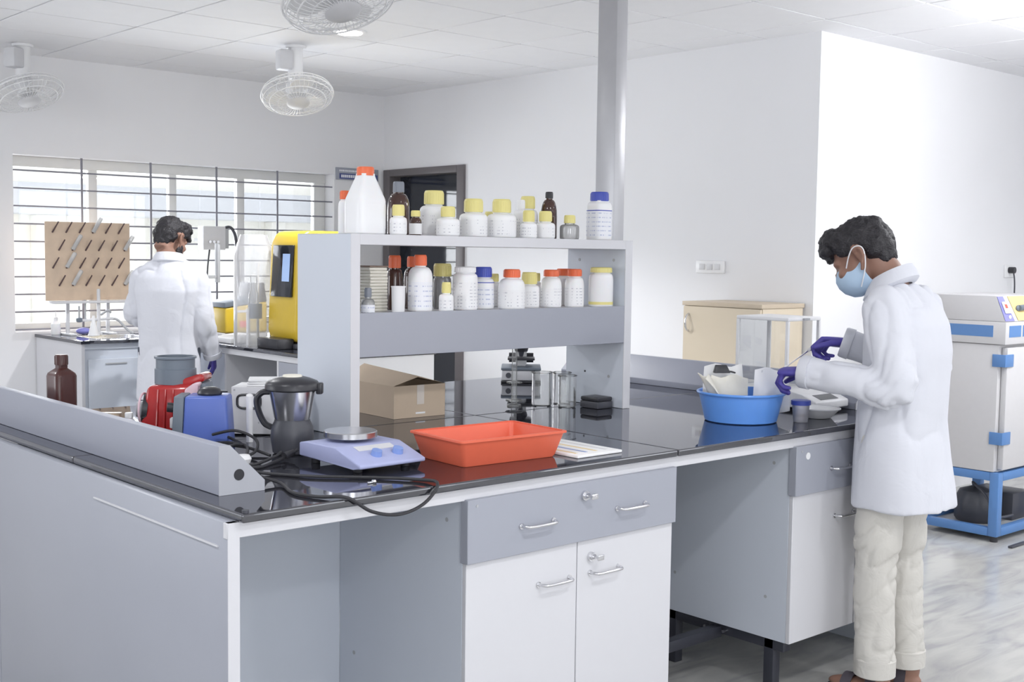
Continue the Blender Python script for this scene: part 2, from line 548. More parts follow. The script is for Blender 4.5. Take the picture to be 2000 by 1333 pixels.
barh = MB().cyl((WX0 - .01, 0, 0), (WX1 + .015, 0, 0), .0055, n=8).mesh('grille_bar')
for k in range(10):
    o = link_mesh('grille_bar', barh, 'bar', win); o.location = (0, YW + .03, 1.985 - .1155 * k)
barv = MB().box(-.007, .007, -.003, .003, WZ0, WZ1).mesh('grille_bar')
for x in (3.24, 3.73, 4.235, 4.739):
    o = link_mesh('grille_bar', barv, 'bar', win); o.location = (x, YW + .025, 0)

# outside the window: pale neighbouring wall with a ledge
o = thing('outside_wall', 'pale plastered building wall seen through the barred window', 'building', (0, 11.0, 0))
MB().box(0, 14, 0, .3, 2.05, 4.5).build('upper_wall', 'extwall', o)
MB().box(0, 14, -.35, .3, 1.78, 2.05, .01).build('ledge', 'extgrey', o)
MB().box(0, 14, .1, .3, 0.0, 1.78).build('lower_wall', 'extwall', o)
for x in (4.0, 5.2, 6.4, 7.6):
    MB().box(x, x + .16, -.06, .1, 0.0, 1.78, .01).build('pillar', 'extwall', o)

# door: brown frame and dark glass leaf
door = struct(MB().box(XD - .02, XD + .17, DY0, DY0 + .085, 0, DZ, .006).build('door_1', 'doorframe'), 'dark glazed door in a brown frame')
MB().box(XD - .02, XD + .17, DY1 - .085, DY1, 0, DZ, .006).build('jamb', 'doorframe', door)
MB().box(XD - .02, XD + .17, DY0 + .085, DY1 - .085, DZ - .055, DZ, .006).build('head', 'doorframe', door)
MB().box(XD + .09, XD + .115, DY0 + .085, DY1 - .085, 0.01, DZ - .055).build('glass_leaf', 'doorglass', door)
MB().cyl((XD + .03, DY0 + .16, .95), (XD + .03, DY0 + .16, 1.2), .011).cyl((XD + .03, DY0 + .16, .97), (XD + .09, DY0 + .16, .97), .008).cyl((XD + .03, DY0 + .16, 1.18), (XD + .09, DY0 + .16, 1.18), .008).build('handle', 'steel', door)

# wall sign beside the door
o = thing('wall_sign', 'small grey and blue room sign high beside the dark door', 'sign', (5.24, YW - .012, 2.045))
MB().box(0, .40, 0, .012, 0, .095, .002).build('plate', 'signgrey', o)
MB().box(.03, .39, -.0025, 0, .008, .05).build('blue_band', 'signblue', o)
tx = MB()
x = .045
while x < .36:
    wd = random.uniform(.010, .018)
    tx.box(x, x + wd, -.004, -.0025, .018, .040)
    x += wd + .005
tx.build('lettering', 'signtext', o)
tx = MB()
x = .03
while x < .34:
    wd = random.uniform(.006, .012)
    tx.box(x, x + wd, -.0015, 0, .064, .078)
    x += wd + .005
tx.build('lettering', 'signtext', o)

# wall switch plate on the door wall, wall socket on the bright wall
o = thing('switch_plate', 'white three-gang switch plate on the wall above beige cupboard', 'switch', (XD - .014, 4.52, 1.385))
MB().box(0, .014, 0, .215, 0, .075, .004).build('plate', 'white', o)
for k in range(3):
    MB().box(-.005, 0, .03 + k * .058, .07 + k * .058, .02, .056, .002).build('rocker', 'ltgrey', o)
o = thing('wall_socket', 'white wall socket with a black plug above the blue-framed chamber', 'socket', (7.90, YB - .014, 1.37))
MB().box(0, .14, 0, .014, 0, .085, .004).build('plate', 'white', o)
MB().cyl((.05, -.04, .05), (.05, 0, .05), .022, n=16).build('plug', 'black', o)
MB().tube(smooth_path([(.05, -.03, .04), (.06, -.035, -.02), (.075, -.03, -.12), (.08, -.02, -.30), (.07, -.02, -.6)]), .005, 8).build('cable', 'dark', o)

# ------------------------------------------------------------------ ceiling lamp and fans
def downlight(loc, label, power, spread=160):
    o = thing('ceiling_downlight', label, 'lamp', loc, 0, 'round ceiling downlights')
    MB().lathe([(.075, 0), (.095, 0), (.1, .004), (.1, .008)], 36).build('rim', 'white', o)
    MB().lathe([(0.001, -.004), (.07, -.004), (.076, .002)], 36).build('diffuser', 'lampface', o)
    l = bpy.data.lights.new('downlight', 'SPOT')
    l.energy = power
    l.spot_size = R(spread)
    l.spot_blend = .4
    l.shadow_soft_size = .07
    l.color = (.97, .98, 1)
    q = bpy.data.objects.new('downlight', l)
    q.location = Vector(loc) - Vector((0, 0, .03))
    col.objects.link(q)


downlight((3.89, 5.80, ZC - .014), 'small lit round downlight between the two fans', 140, 122)
for k, (x, y) in enumerate(((0.2, 5.8), (0.2, 2.3), (2.05, 0.6), (5.0, 0.6), (7.4, 1.0), (0.2, -0.9), (3.6, -1.2), (2.1, 5.3))):  # unseen downlights added as fill, to brighten walls and ceiling
    downlight((x, y, ZC - .014), ['added fill downlight over the left aisle by the window end', 'added fill downlight over the left aisle', 'added fill downlight behind the camera', 'added fill downlight right of the camera', 'added fill downlight before the blue-framed chamber', 'added fill downlight in the near left corner', 'added fill downlight at the middle of the back wall', 'added fill downlight over the aisle before the sink counter'][k], 35 if k == 7 else 60)

o = thing('tube_light', 'white suspended tube light before the bright wall', 'lamp', (5.35, 2.05, ZC - .40))
MB().box(0, 1.2, -.03, .03, .03, .07, .004).build('housing', 'white', o)
MB().cyl((.02, 0, 0), (1.18, 0, 0), .016, n=16).build('tube', 'tubeface', o)
for x in (.15, 1.05):
    MB().cyl((x, 0, .07), (x, 0, .393), .006, n=8).build('hanger', 'white', o)
for x in (0, 1.17):
    MB().box(x, x + .03, -.018, .018, -.018, .03, .003).build('lamp_holder', 'white', o)


def cage_fan(label, loc, rz):
    o = thing('orbit_fan', label, 'fan', loc, rz, 'white caged orbit fans under the ceiling')
    MB().lathe([(.06, -.015), (.065, -.005), (.065, 0)], 28).build('ceiling_plate', 'white', o)
    MB().lathe([(.042, -.20), (.045, -.18), (.045, -.015)], 24).build('stem', 'white', o)
    MB().box(-.115, -.03, -.045, .045, -.15, -.03, .012).build('motor_gearbox', 'ltgrey', o)
    tilt = Matrix.Rotation(R(-24), 3, 'X') @ Matrix.Rotation(R(4), 3, 'Y')
    cz = Vector((0.0, -.03, -.295))

    def T(p):
        return cz + tilt @ Vector(p)
    m = MB(); m.lathe([(.03, -.02), (.06, -.01), (.07, .03), (.06, .075), (.03, .09)], 24)
    m.v = [T(p) for p in m.v]; m.build('motor', 'white', o)
    cg = MB()
    for rr, z in ((.218, 0), (.208, -.025), (.208, .025), (.12, -.055), (.12, .06), (.17, -.045)):
        cg.tube([T((rr * math.cos(2 * math.pi * k / 40), rr * math.sin(2 * math.pi * k / 40), z)) for k in range(40)], .0045 if rr > .21 else .003, 6, close=True)
    for k in range(44):
        a = 2 * math.pi * k / 44
        c, s = math.cos(a), math.sin(a)
        cg.tube([T((r_ * c, r_ * s, z_)) for r_, z_ in ((.06, -.06), (.13, -.058), (.185, -.038), (.218, 0), (.185, .04), (.13, .062), (.06, .07))], .0016, 4)
    cg.build('cage', 'white', o)
    hub = MB(); hub.lathe([(.001, -.075), (.055, -.072), (.07, -.06), (.07, -.052)], 28); hub.v = [T(p) for p in hub.v]
    hub.build('badge', 'ltgrey', o)
    for k in range(3):
        b = MB()
        a = 2 * math.pi * k / 3 + .4
        r_ = []
        for q, (wid, tw) in enumerate(((.035, .5), (.06, .45), (.075, .35), (.06, .28), (.02, .22))):
            rad = .045 + q * .038
            ring = []
            for sx_, th in ((-wid, .002), (wid, .002), (wid, -.002), (-wid, -.002)):
                ring.append(T((rad * math.cos(a) - sx_ * math.sin(a), rad * math.sin(a) + sx_ * math.cos(a), sx_ * math.sin(tw) * .45 + th)))
            r_.append(ring)
        b.rings(r_).build('blade', 'white', o)


cage_fan('white caged orbit fan hanging left of the steel column', (3.93, 6.44, ZC - .006), R(-10))
cage_fan('white caged orbit fan cut by the left edge of the picture', (2.72, 7.62, ZC - .006), R(25))

cage_fan('white caged orbit fan cut by the top edge of the picture', (2.545, 3.90, ZC - .006), R(12))

# ================================================================== ISLAND BENCH
BX0, BX1, BY0, BY1, BT = 1.27, 4.13, 2.296, 4.16, 0.917
XM, YM = 2.70, 3.23


def handle(parent, x, y, z, length=.115):
    """Bow handle on a front facing -Y."""
    m = MB().tube(smooth_path([(x, y, z), (x + .006, y - .02, z), (x + .022, y - .028, z), (x + length - .022, y - .028, z), (x + length - .006, y - .02, z), (x + length, y, z)], 5), .0048, 10)
    m.cyl((x, y, z), (x, y - .004, z), .008, n=12).cyl((x + length, y, z), (x + length, y - .004, z), .008, n=12)
    return m.build('handle', 'steel', parent, label='chrome bow handle')


def lock(parent, x, y, z):
    m = MB().cyl((x, y, z), (x, y - .008, z), .0135, n=20).cyl((x, y - .008, z), (x, y - .016, z), .009, n=16)
    m.box(x + .001, x + .026, y - .030, y - .026, z - .009, z + .007, .002).cyl((x + .004, y - .03, z), (x, y - .014, z), .003, n=8)
    return m.build('lock', 'steel', parent, label='chrome lock with its key')


# worktop: four black granite slabs
top = thing('granite_worktop', 'glossy black granite worktop of the island bench', 'worktop', (0, 0, 0))
g = .0012
for a, b, c, d in ((BX0, XM - g, BY0, YM - g), (XM + g, BX1, BY0, YM - g), (BX0, XM - g, YM + g, BY1), (XM + g, BX1, YM + g, BY1)):
    MB().box(a, b, c, d, BT - .020, BT, .005, 3).build('slab', 'granite', top, 10)

fr = thing('island_bench', 'white and grey panel frame carrying the black granite worktop', 'bench', (0, 0, 0))
# apron rails
MB().box(1.245, 4.105, 2.318, 2.336, .862, .8965, .001, 1).build('apron', 'white_lam', fr)
MB().box(1.245, 4.105, 4.115, 4.133, .862, .8965, .001, 1).build('apron', 'white_lam', fr)
# side panels on the left end
for a, b in ((2.318, 3.76), (3.763, 4.133)):
    MB().box(1.247, 1.274, a, b, 0.0, .8965, .002, 2).build('side_panel', 'grey_lam', fr)
MB().box(1.2465, 1.2745, 2.3165, 2.319, 0.0, .8965).build('edge_band', 'white_lam', fr)
for ya, yb in ((2.36, 3.03), (3.80, 4.10)):
    MB().box(1.2435, 1.247, ya, yb, .8375, .8415).build('moulding', 'white_lam', fr)
MB().box(4.076, 4.103, 2.318, 4.133, 0.0, .8965, .002, 2).build('side_panel', 'panel', fr)
# back panels of the knee spaces
MB().box(1.274, 1.914, 2.893, 2.911, .10, .862).build('back_panel', 'panel', fr)
MB().box(2.707, 3.306, 3.55, 3.568, .10, .862).build('back_panel', 'panel', fr)
MB().box(1.274, 4.076, 3.86, 3.878, .10, .862).build('back_panel', 'panel', fr)


def cabinet(label, x0, x1, split, z0, handles_d, locks_d, dz, doors_):
    o = thing('bench_cabinet', label, 'cabinet', (x0, 2.318, 0), 0, 'cabinets under the island bench')
    W = x1 - x0
    dp = .575
    MB().box(0.0, .016, .016, dp, z0, .8615, .001, 1).build('side_panel', 'panel', o)
    MB().box(W - .016, W, .016, dp, z0, .8615, .001, 1).build('side_panel', 'panel', o)
    MB().box(.016, W - .016, .016, dp, z0, z0 + .016).build('base_panel', 'panel', o)
    MB().box(.016, W - .016, dp - .01, dp, z0 + .016, .8615).build('back_panel', 'panel', o)
    MB().box(.016, W - .016, .016, dp - .01, .69, .70).build('shelf', 'panel', o)
    d = MB().box(-.008, W, -.014, .0155, .700, .8655, .0015, 1).build('drawer', 'grey_lam', o, label='grey laminate drawer front')
    for hx in handles_d: handle(d, hx, -.014, .775)
    for lx, lz in locks_d: lock(d, lx, -.014, lz)
    sc = MB().cyl((.022, -.0145, .848), (.022, -.0155, .848), .004, n=10); sc.build('screw', 'grey', d)
    for (a, b, hx, lk) in doors_:
        dd = MB().box(a, b, 0.0, .0155, z0, .698, .0015, 1).build('door', 'white_lam', o, label='white laminate door')
        handle(dd, hx, 0.0, .603)
        if lk: lock(dd, lk[0], 0.0, lk[1])
    for (yy, zz) in ((.08, .80), (.48, .80), (.10, .34), (.50, .34)):
        MB().cyl((0, yy, zz), (-.0012, yy, zz), .006, n=10).build('screw_cap', 'grey', o)
    return o


cabinet('white double-door cabinet under the bench below the orange tray', 1.914, 2.704, 2.31, .198,
        (.173, .535), ((.405, .828),), .7, ((.0, .3945, .25, None), (.3975, .790, .445, (.447, .649))))
c2 = cabinet('white double-door cabinet under the bench beside the man in a mask', 3.310, 4.072, 3.69, .198,
             (.19, .52), (), .7, ((.0, .379, .24, None), (.382, .762, .45, None)))
MB().cyl((.055, -.0145, .83), (.055, -.016, .83), .012, n=14).build('sticker', 'white', c2, label='small round white sticker')


def stand(label, x0, x1):
    o = thing('steel_understand', label, 'stand', (x0, 2.318, 0), 0, 'black steel understands below the cabinets')
    W = x1 - x0
    for yy in (.07, .50):
        for xx in (.012, W - .052):
            MB().box(xx, xx + .04, yy, yy + .04, 0, .197, .003).build('leg', 'black_steel', o)
    for xx in (.012, W - .052):
        MB().box(xx, xx + .04, .03, .56, .160, .1975, .003).build('beam', 'black_steel', o)
    return o


stand('black square-tube steel understand below the cabinet with orange tray above', 1.914, 2.704)
s2 = stand('black square-tube steel understand below the cabinet beside the man', 3.310, 4.072)
MB().box(-.60, .012, .29, .33, .150, .188, .003).build('cross_bar', 'black_steel', s2)
for y in (.27, .352):
    MB().cyl((-.008, y, .178), (.012, y, .178), .006, n=10).build('bolt', 'steel', s2)

# service ducts along both ends of the worktop
prof = [(1.325, BT), (1.325, 1.033), (1.353, 1.033), (1.444, .942), (1.444, BT)]


def duct(name_label, mirror):
    pf = [((2 * XM - x) if mirror else x, z + .0004) for x, z in prof]
    o = thing('service_duct', name_label, 'duct', (0, 0, 0), 0, 'sloped grey service ducts on the worktop')
    MB().prism(pf, 'y', 2.507, 4.10, .002).build('body', 'duct', o)
    MB().prism(pf, 'y', 2.5035, 2.5065).build('end_plate', 'endplate', o)
    hx = (2 * XM - 1.376) if mirror else 1.376
    MB().cyl((hx, 2.5035, .962), (hx, 2.5028, .962), .0135, n=24).build('cable_hole', 'black', o, label='round black cable hole')
    return o


duct('long grey service duct with a round hole at its near end', False)
duct('grey service duct behind the blue tub at the far end of worktop', True)

# steel rail nut at the bench corner
tag(MB().cyl((1.286, 2.312, BT), (1.286, 2.312, BT + .006), .008, n=16).build('corner_bolt', 'dark'), 'small dark bolt head at the near corner of granite worktop', 'bolt')

# reagent rack
rack = thing('reagent_rack', 'white two-tier reagent rack standing across the middle of the bench', 'rack', (2.052, 3.045, BT))
W, Dp = 1.242, .305
for x0, x1 in ((0, .032), (W - .036, W)):
    MB().box(x0, x1, .002, Dp, .001, .623, .001, 1).build('side_panel', 'panel', rack)
    MB().box(x0 - .0004, x1 + .0004, 0, .003, .001, .6234).build('edge_band', 'white_lam', rack)
MB().box(.032, W - .036, 0.0, Dp, .590, .623, .001, 1).build('top_shelf', 'white_lam', rack)
MB().box(.0, .032, .003, Dp, .6232, .6236).build('edge_band', 'white_lam', rack)
MB().box(.032, W - .036, .012, Dp - .012, .360, .378, .001, 1).build('middle_shelf', 'white_lam', rack)
MB().box(.032, W - .036, 0.001, .012, .246, .382, .001, 1).build('fascia', 'grey_lam', rack)
MB().box(.032, W - .036, Dp - .012, Dp - .001, .246, .382, .001, 1).build('fascia', 'grey_lam', rack)
for y, z in ((.06, .55), (.24, .55), (.075, .115)):
    MB().cyl((W - .036, y, z), (W - .0375, y, z), .006, n=10).build('screw_cap', 'grey', rack)
MB().cyl((W - .036, .20, .125), (W - .0375, .20, .125), .004, n=10).build('screw_hole', 'black', rack)

# service column from the worktop to the ceiling
o = thing('service_column', 'square brushed-steel service column rising behind the rack to ceiling', 'column', (3.56, 3.40, BT))
MB().box(0, .062, 0, .105, .001, ZC - BT - .007, .002).build('trunk', 'column', o)
MB().box(-.02, .082, -.02, .125, .001, .012, .002).build('base_flange', 'steel', o)

# ================================================================== BOTTLES ON THE RACK


def bottle(loc, r, h, cr, ch, label, bodymat='hdpe', capmat='yellowcap', lab='label', shoulder=.16, square=False, neck=None, group=None, band=None, ribs=24, cat='bottle', name='reagent_bottle'):
    o = thing(name, label, cat, loc, random.uniform(-.6, .6) if not square else R(random.uniform(-3, 3)), group)
    hb = h - ch                      # to underside of cap
    nk = cr * .86 if neck is None else neck
    p = 5.0 if square else 2.0
    sh = hb * (1 - shoulder) - .004
    pr = [(r * .9, 0), (r * .97, .002), (r, .006), (r, sh - r * .15), (r * .985, sh)]
    for k in range(1, 6):
        t = k / 5
        pr.append((nk + (r * .985 - nk) * math.cos(t * math.pi / 2), sh + (hb - .004 - sh) * math.sin(t * math.pi / 2)))
    pr += [(nk, hb + .002)]
    MB().lathe(pr, 32, p=p).build('body', bodymat, o)
    c = [(cr, hb), (cr, hb + ch * .1), (cr * .985, hb + ch * .82), (cr * .93, h - ch * .06), (cr * .85, h)]
    cm = MB().lathe(c, 36)
    if ribs:
        for k in range(ribs):
            a = 2 * math.pi * k / ribs
            x, y = cr * .99 * math.cos(a), cr * .99 * math.sin(a)
            cm.cyl((x, y, hb + ch * .08), (x * .985, y * .985, hb + ch * .8), cr * .035, n=4)
    cm.build('cap', capmat, o)
    if lab:
        e = 1.006
        z0, z1 = sh * .10, sh * .86
        if square:
            MB().lathe([(r * e, z0), (r * e, z1)], 32, p=p, cap0=False, cap1=False).build('label', lab, o)
        else:
            MB().lathe([(r * e, z0), (r * e, z1)], 32, cap0=False, cap1=False).build('label', lab, o)
    if band:
        for z0, z1, bm_ in band:
            MB().lathe([(r * 1.012, z0 * h), (r * 1.012, z1 * h)], 32, p=p, cap0=False, cap1=False).build('label_band', bm_, o)
    return o


ZT, ZM = 1.5406, 1.2955
GT, GM = 'bottles on the top shelf of the rack', 'bottles on the middle shelf of the rack'
# big square jug
o = thing('reagent_jug', 'large white square jug with an orange cap, leftmost on the top shelf', 'jug', (2.185, 3.165, ZT), 0, GT)
MB().lathe([(.048, 0), (.0515, .004), (.0515, .104), (.050, .112), (.0265, .176), (.024, .184), (.024, .19)], 40, p=6).build('body', 'hdpe', o)
MB().lathe([(.0275, .184), (.0275, .206), (.025, .211)], 36).build('cap', 'orangecap', o)
MB().lathe([(.052, .018), (.052, .095)], 40, p=6, cap0=False, cap1=False).build('label', 'white', o)

bottle((2.192, 3.29, ZT), .0215, .141, .0165, .028, 'slim white bottle with a red cap behind the orange-capped jug', capmat='orangecap', lab=None, group=GT)
bottle((2.380, 3.255, ZT), .0363, .178, .0186, .035, 'tall amber bottle with a grey cap beside the orange-capped jug', 'amber', 'greycap', None, .30, neck=.016, group=GT)
bottle((2.270, 3.105, ZT), .0274, .095, .0194, .035, 'small white yellow-capped bottle just right of the orange-capped jug', group=GT)
bottle((2.372, 3.15, ZT), .0208, .081, .0150, .020, 'tiny dark vial with a yellow cap and white label', 'amber', 'yellowcap', None, .35, group=GT, band=((.05, .48, 'white'),))
bottle((2.505, 3.225, ZT), .0482, .153, .0335, .046, 'tall white bottle with a large yellow cap in front of dark door', group=GT)
bottle((2.478, 3.115, ZT), .0385, .097, .0236, .034, 'small round white bottle with yellow cap before the tall yellow-capped one', group=GT)
bottle((2.624, 3.16, ZT), .0477, .129, .0321, .045, 'wide white bottle with yellow cap right of the dark door frame', group=GT)
bottle((2.800, 3.285, ZT), .0300, .094, .0150, .033, 'small white bottle with yellow cap half hidden behind two wide ones', group=GT)
bottle((2.742, 3.15, ZT), .0510, .132, .0318, .046, 'widest white bottle with yellow cap at the middle of top shelf', group=GT)
bottle((2.977, 3.275, ZT), .0374, .155, .0261, .045, 'tall white bottle with yellow cap at the back of the top shelf', group=GT)
bottle((2.898, 3.225, ZT), .0290, .138, .0150, .032, 'slim white bottle with a white cap at the back of top shelf', capmat='white', group=GT)
bottle((2.834, 3.112, ZT), .0295, .096, .0205, .039, 'small white yellow-capped bottle, left one of the front pair', group=GT)
bottle((2.912, 3.11, ZT), .0342, .096, .0225, .036, 'small white yellow-capped bottle in front of the amber bottle', group=GT)
bottle((3.046, 3.235, ZT), .0300, .173, .0140, .024, 'slim amber bottle with a black cap near the steel column', 'amber', 'black', None, .38, neck=.012, group=GT)
bottle((3.060, 3.14, ZT), .0352, .087, .0204, .029, 'short clear bottle with a yellow cap and dark contents', 'clearbottle', 'yellowcap', None, group=GT)
bottle((3.212, 3.14, ZT), .0385, .177, .0340, .034, 'white square bottle with a blue cap in front of steel column', capmat='bluecap', square=True, lab='label_blue', shoulder=.12, group=GT, band=((.60, .62, 'bluecap'),))

# middle shelf
o = thing('filter_paper_box', 'stack of cream ridged filter papers at the left of middle shelf', 'stack', (2.243, 3.21, ZM))
for k in range(14):
    q = random.uniform(-.002, .002)
    MB().box(-.035 + q, .034 + q, -.04, .04, k * .0101, k * .0101 + .0094, .002, 1).build('sheet_pack', 'paper', o)
MB().box(-.037, .036, -.042, .042, .1415, .146, .001, 1).build('lid', 'cardin', o)
bottle((2.145, 3.09, ZM), .0214, .079, .0111, .029, 'small clear dropper bottle with grey top against the left panel', 'clearbottle', 'greycap', 'label_blue', .3, group=GM)
bottle((2.359, 3.245, ZM), .0270, .180, .0203, .042, 'amber bottle with orange cap behind the white tumbler', 'amber', 'orangecap', None, .25, group=GM)
o = thing('tumbler', 'plain white plastic tumbler in front of the amber bottle', 'cup', (2.268, 3.10, ZM))
MB().lathe([(.019, 0), (.0205, .002), (.0219, .08), (.0228, .083), (.0205, .083), (.019, .006), (.001, .005)], 32).build('wall', 'white', o)
MB().lathe([(.0232, .079), (.0236, .081), (.0232, .083)], 32, cap0=False, cap1=False).build('rim', 'white', o)
bottle((2.463, 3.285, ZM), .0300, .177, .0191, .036, 'amber bottle with orange cap behind the tall white orange-capped one', 'amber', 'orangecap', None, .25, group=GM)
bottle((2.374, 3.125, ZM), .0400, .183, .0207, .035, 'tall white bottle with orange cap, tallest on middle shelf', capmat='orangecap', lab='label_blue', shoulder=.22, group=GM)
bottle((2.560, 3.245, ZM), .0315, .154, .0306, .044, 'cloudy bottle with wide yellow cap at the back of middle shelf', 'clearbottle', 'yellowcap', None, group=GM)
bottle((2.448, 3.082, ZM), .0240, .095, .0150, .035, 'small white yellow-capped bottle at the front of middle shelf', group=GM)
bottle((2.570, 3.135, ZM), .0422, .145, .0360, .019, 'wide white jar with a plain white lid on middle shelf', capmat='white', shoulder=.10, group=GM)
bottle((2.676, 3.165, ZM), .0370, .144, .0289, .035, 'white bottle with a blue cap on the middle shelf', capmat='bluecap', lab='label_blue', group=GM, band=((.62, .64, 'bluecap'),))
bottle((2.830, 3.285, ZM), .0300, .118, .0150, .028, 'yellow-capped bottle hidden behind the blue-capped one on middle shelf', group=GM)
bottle((2.762, 3.115, ZM), .0465, .137, .0292, .028, 'wide white bottle with orange cap at the middle of middle shelf', capmat='orangecap', shoulder=.26, group=GM)
bottle((2.890, 3.165, ZM), .0364, .126, .0273, .042, 'white bottle with yellow cap between two orange-capped bottles', group=GM)
bottle((3.042, 3.293, ZM), .0285, .120, .0140, .030, 'yellow-capped bottle at the back behind an orange-capped one', group=GM)
bottle((2.982, 3.15, ZM), .0380, .135, .0276, .024, 'white bottle with flat orange cap, third from right panel at front', capmat='orangecap', shoulder=.26, group=GM)
bottle((3.150, 3.255, ZM), .0350, .137, .0305, .026, 'white bottle with flat orange cap behind its orange-capped twin', capmat='orangecap', shoulder=.22, group=GM)
bottle((3.085, 3.135, ZM), .0350, .138, .0260, .026, 'white bottle with flat orange cap next to the yellow-lidded jar', capmat='orangecap', shoulder=.24, group=GM)
bottle((3.192, 3.105, ZM), .0450, .145, .0400, .019, 'white jar with yellow lid and yellow stripe, rightmost on middle shelf', shoulder=.14, lab=None, group=GM, band=((.06, .13, 'yellowcap'),))

# ================================================================== THINGS ON THE WORKTOP
Z = BT + .0006
# brown plastic bottle
o = thing('brown_bottle', 'dark brown square plastic bottle standing behind the long duct', 'bottle', (1.502, 3.905, Z), R(10))
MB().lathe([(.033, 0), (.038, .004), (.038, .150), (.035, .160), (.023, .170), (.0155, .176), (.0155, .190)], 40, p=6).build('body', 'brownplastic', o)
cm = MB().lathe([(.0205, .186), (.0205, .217), (.019, .220)], 32)
for k in range(24):
    a = 2 * math.pi * k / 24
    cm.cyl((.0205 * math.cos(a), .0205 * math.sin(a), .188), (.0205 * math.cos(a), .0205 * math.sin(a), .216), .001, n=4)
cm.build('cap', 'brownplastic', o)

# small items between the brown bottle and the mixer
o = thing('cork_block', 'small tan block behind the duct next to the brown bottle', 'block', (1.545, 3.63, Z), R(-35))
MB().box(-.035, .035, -.02, .02, 0, .052, .006).build('block', 'card', o)
MB().box(-.036, .036, -.012, .012, .0525, .056, .001, 1).build('tape', 'tape', o)
o = thing('white_vial', 'small white plastic vial behind the duct left of the red mixer', 'bottle', (1.540, 3.475, Z), 0)
MB().lathe([(.016, 0), (.017, .003), (.017, .05), (.011, .056), (.011, .06)], 24).build('body', 'hdpe', o)
MB().lathe([(.0125, .057), (.0125, .071), (.011, .073)], 24).build('cap', 'white', o)

# red mixer grinder base
o = thing('mixer_grinder', 'red mixer grinder base with a black dial and empty jar seat', 'mixer', (1.665, 3.42, Z), R(-42))
MB().hexa([(-.092, -.085, .012), (.085, -.085, .012), (.085, .09, .012), (-.092, .09, .012)], [(-.068, -.07, .158), (.07, -.07, .165), (.07, .075, .165), (-.068, .075, .158)], .016).build('housing', 'red', o)
for x, y in ((-.06, -.055), (.055, -.055), (-.06, .06), (.055, .06)):
    MB().cyl((x, y, 0), (x, y, .02), .014, n=14).build('foot', 'rubber', o)
for x in (-.035, -.012, .011):
    MB().tube([(x, -.088, .03), (x + .001, -.0805, .09), (x + .002, -.0725, .148)], .004, 8).build('rib', 'red', o)
MB().prism([(.03, .148), (.100, .172), (.100, .188), (.085, .194), (.03, .176)], 'y', -.05, .05, .006).build('wing', 'red', o)
MB().prism([(.058, .10), (.085, .150), (.097, .164), (.097, .174), (.078, .170), (.05, .15), (.044, .03), (.058, .03)], 'y', -.086, -.06, .006).build('side_trim', 'pink', o)
MB().box(.080, .105, -.045, .045, .02, .168, .01).build('rear_column', 'slate', o)
MB().lathe([(.062, .16), (.062, .205), (.058, .207), (.058, .235), (.063, .237), (.063, .243), (.054, .243), (.053, .19), (.02, .187)], 40).build('jar_seat', 'slate', o)
d = MB().cyl((-.075, -.036, .082), (-.090, -.040, .084), .047, n=32).build('dial_plate', 'black', o)
MB().tube([(-.086 + 0, -.04 + .049 * math.cos(a), .083 + .049 * math.sin(a)) for a in [2 * math.pi * k / 36 for k in range(36)]], .0035, 8, close=True).build('dial_ring', 'pink', d)
MB().cyl((-.088, -.04, .083), (-.106, -.044, .084), .027, .023, n=24).build('dial_knob', 'grey', d)

# blue motor box in front of the mixer
o = thing('blue_motor_unit', 'blue tapered plastic motor unit with black cap beside red mixer', 'motor unit', (1.640, 3.175, Z), R(-38))
MB().hexa([(-.06, -.055, 0), (.075, -.055, 0), (.075, .055, 0), (-.06, .055, 0)], [(-.052, -.05, .150), (.066, -.05, .150), (.066, .05, .150), (-.052, .05, .150)], .008).build('housing', 'blue_body', o)
MB().hexa([(-.09, -.053, .001), (-.0605, -.053, .001), (-.0605, .053, .001), (-.09, .053, .001)], [(-.082, -.049, .150), (-.053, -.049, .150), (-.053, .049, .150), (-.082, .049, .150)], .004).build('side_panel', 'slate', o)
MB().cyl((-.086, -.01, .112), (-.108, -.012, .114), .014, n=18).build('knob', 'black', o)
MB().box(-.098, -.087, -.03, .0, .055, .085, .003).build('switch', 'ltgrey', o)
MB().lathe([(.032, .148), (.036, .155), (.030, .166), (.018, .172), (.001, .173)], 28, c=(.01, 0)).box(.03, .062, -.006, .006, .157, .162, .002).build('cap', 'black', o)

# steel jar with black lid
o = thing('mixer_jar', 'steel mixer jar with black lid, handle and black waist', 'jar', (1.775, 2.925, Z), R(-42))
MB().lathe([(.050, .0), (.055, .004), (.057, .02), (.061, .045), (.058, .075), (.050, .092), (.050, .096)], 40).build('coupling_base', 'dark', o)
MB().lathe([(.048, .092), (.050, .098), (.066, .182), (.067, .186)], 40).build('vessel', 'steel', o)
ld = MB().lathe([(.072, .178), (.076, .182), (.076, .196), (.070, .204), (.050, .212), (.035, .216), (.001, .217)], 40)
ld.box(.068, .086, -.014, .014, .168, .200, .004)
ld.build('lid', 'black', o)
MB().lathe([(.028, .216), (.026, .221), (.001, .222)], 28).build('lid_cap', 'paper', o)
MB().tube(smooth_path([(-.060, 0, .172), (-.085, 0, .170), (-.100, 0, .150), (-.094, 0, .115), (-.078, 0, .083), (-.058, 0, .072)], 6), [.009] * 31, 10, flat=1.5).build('handle', 'black', o)

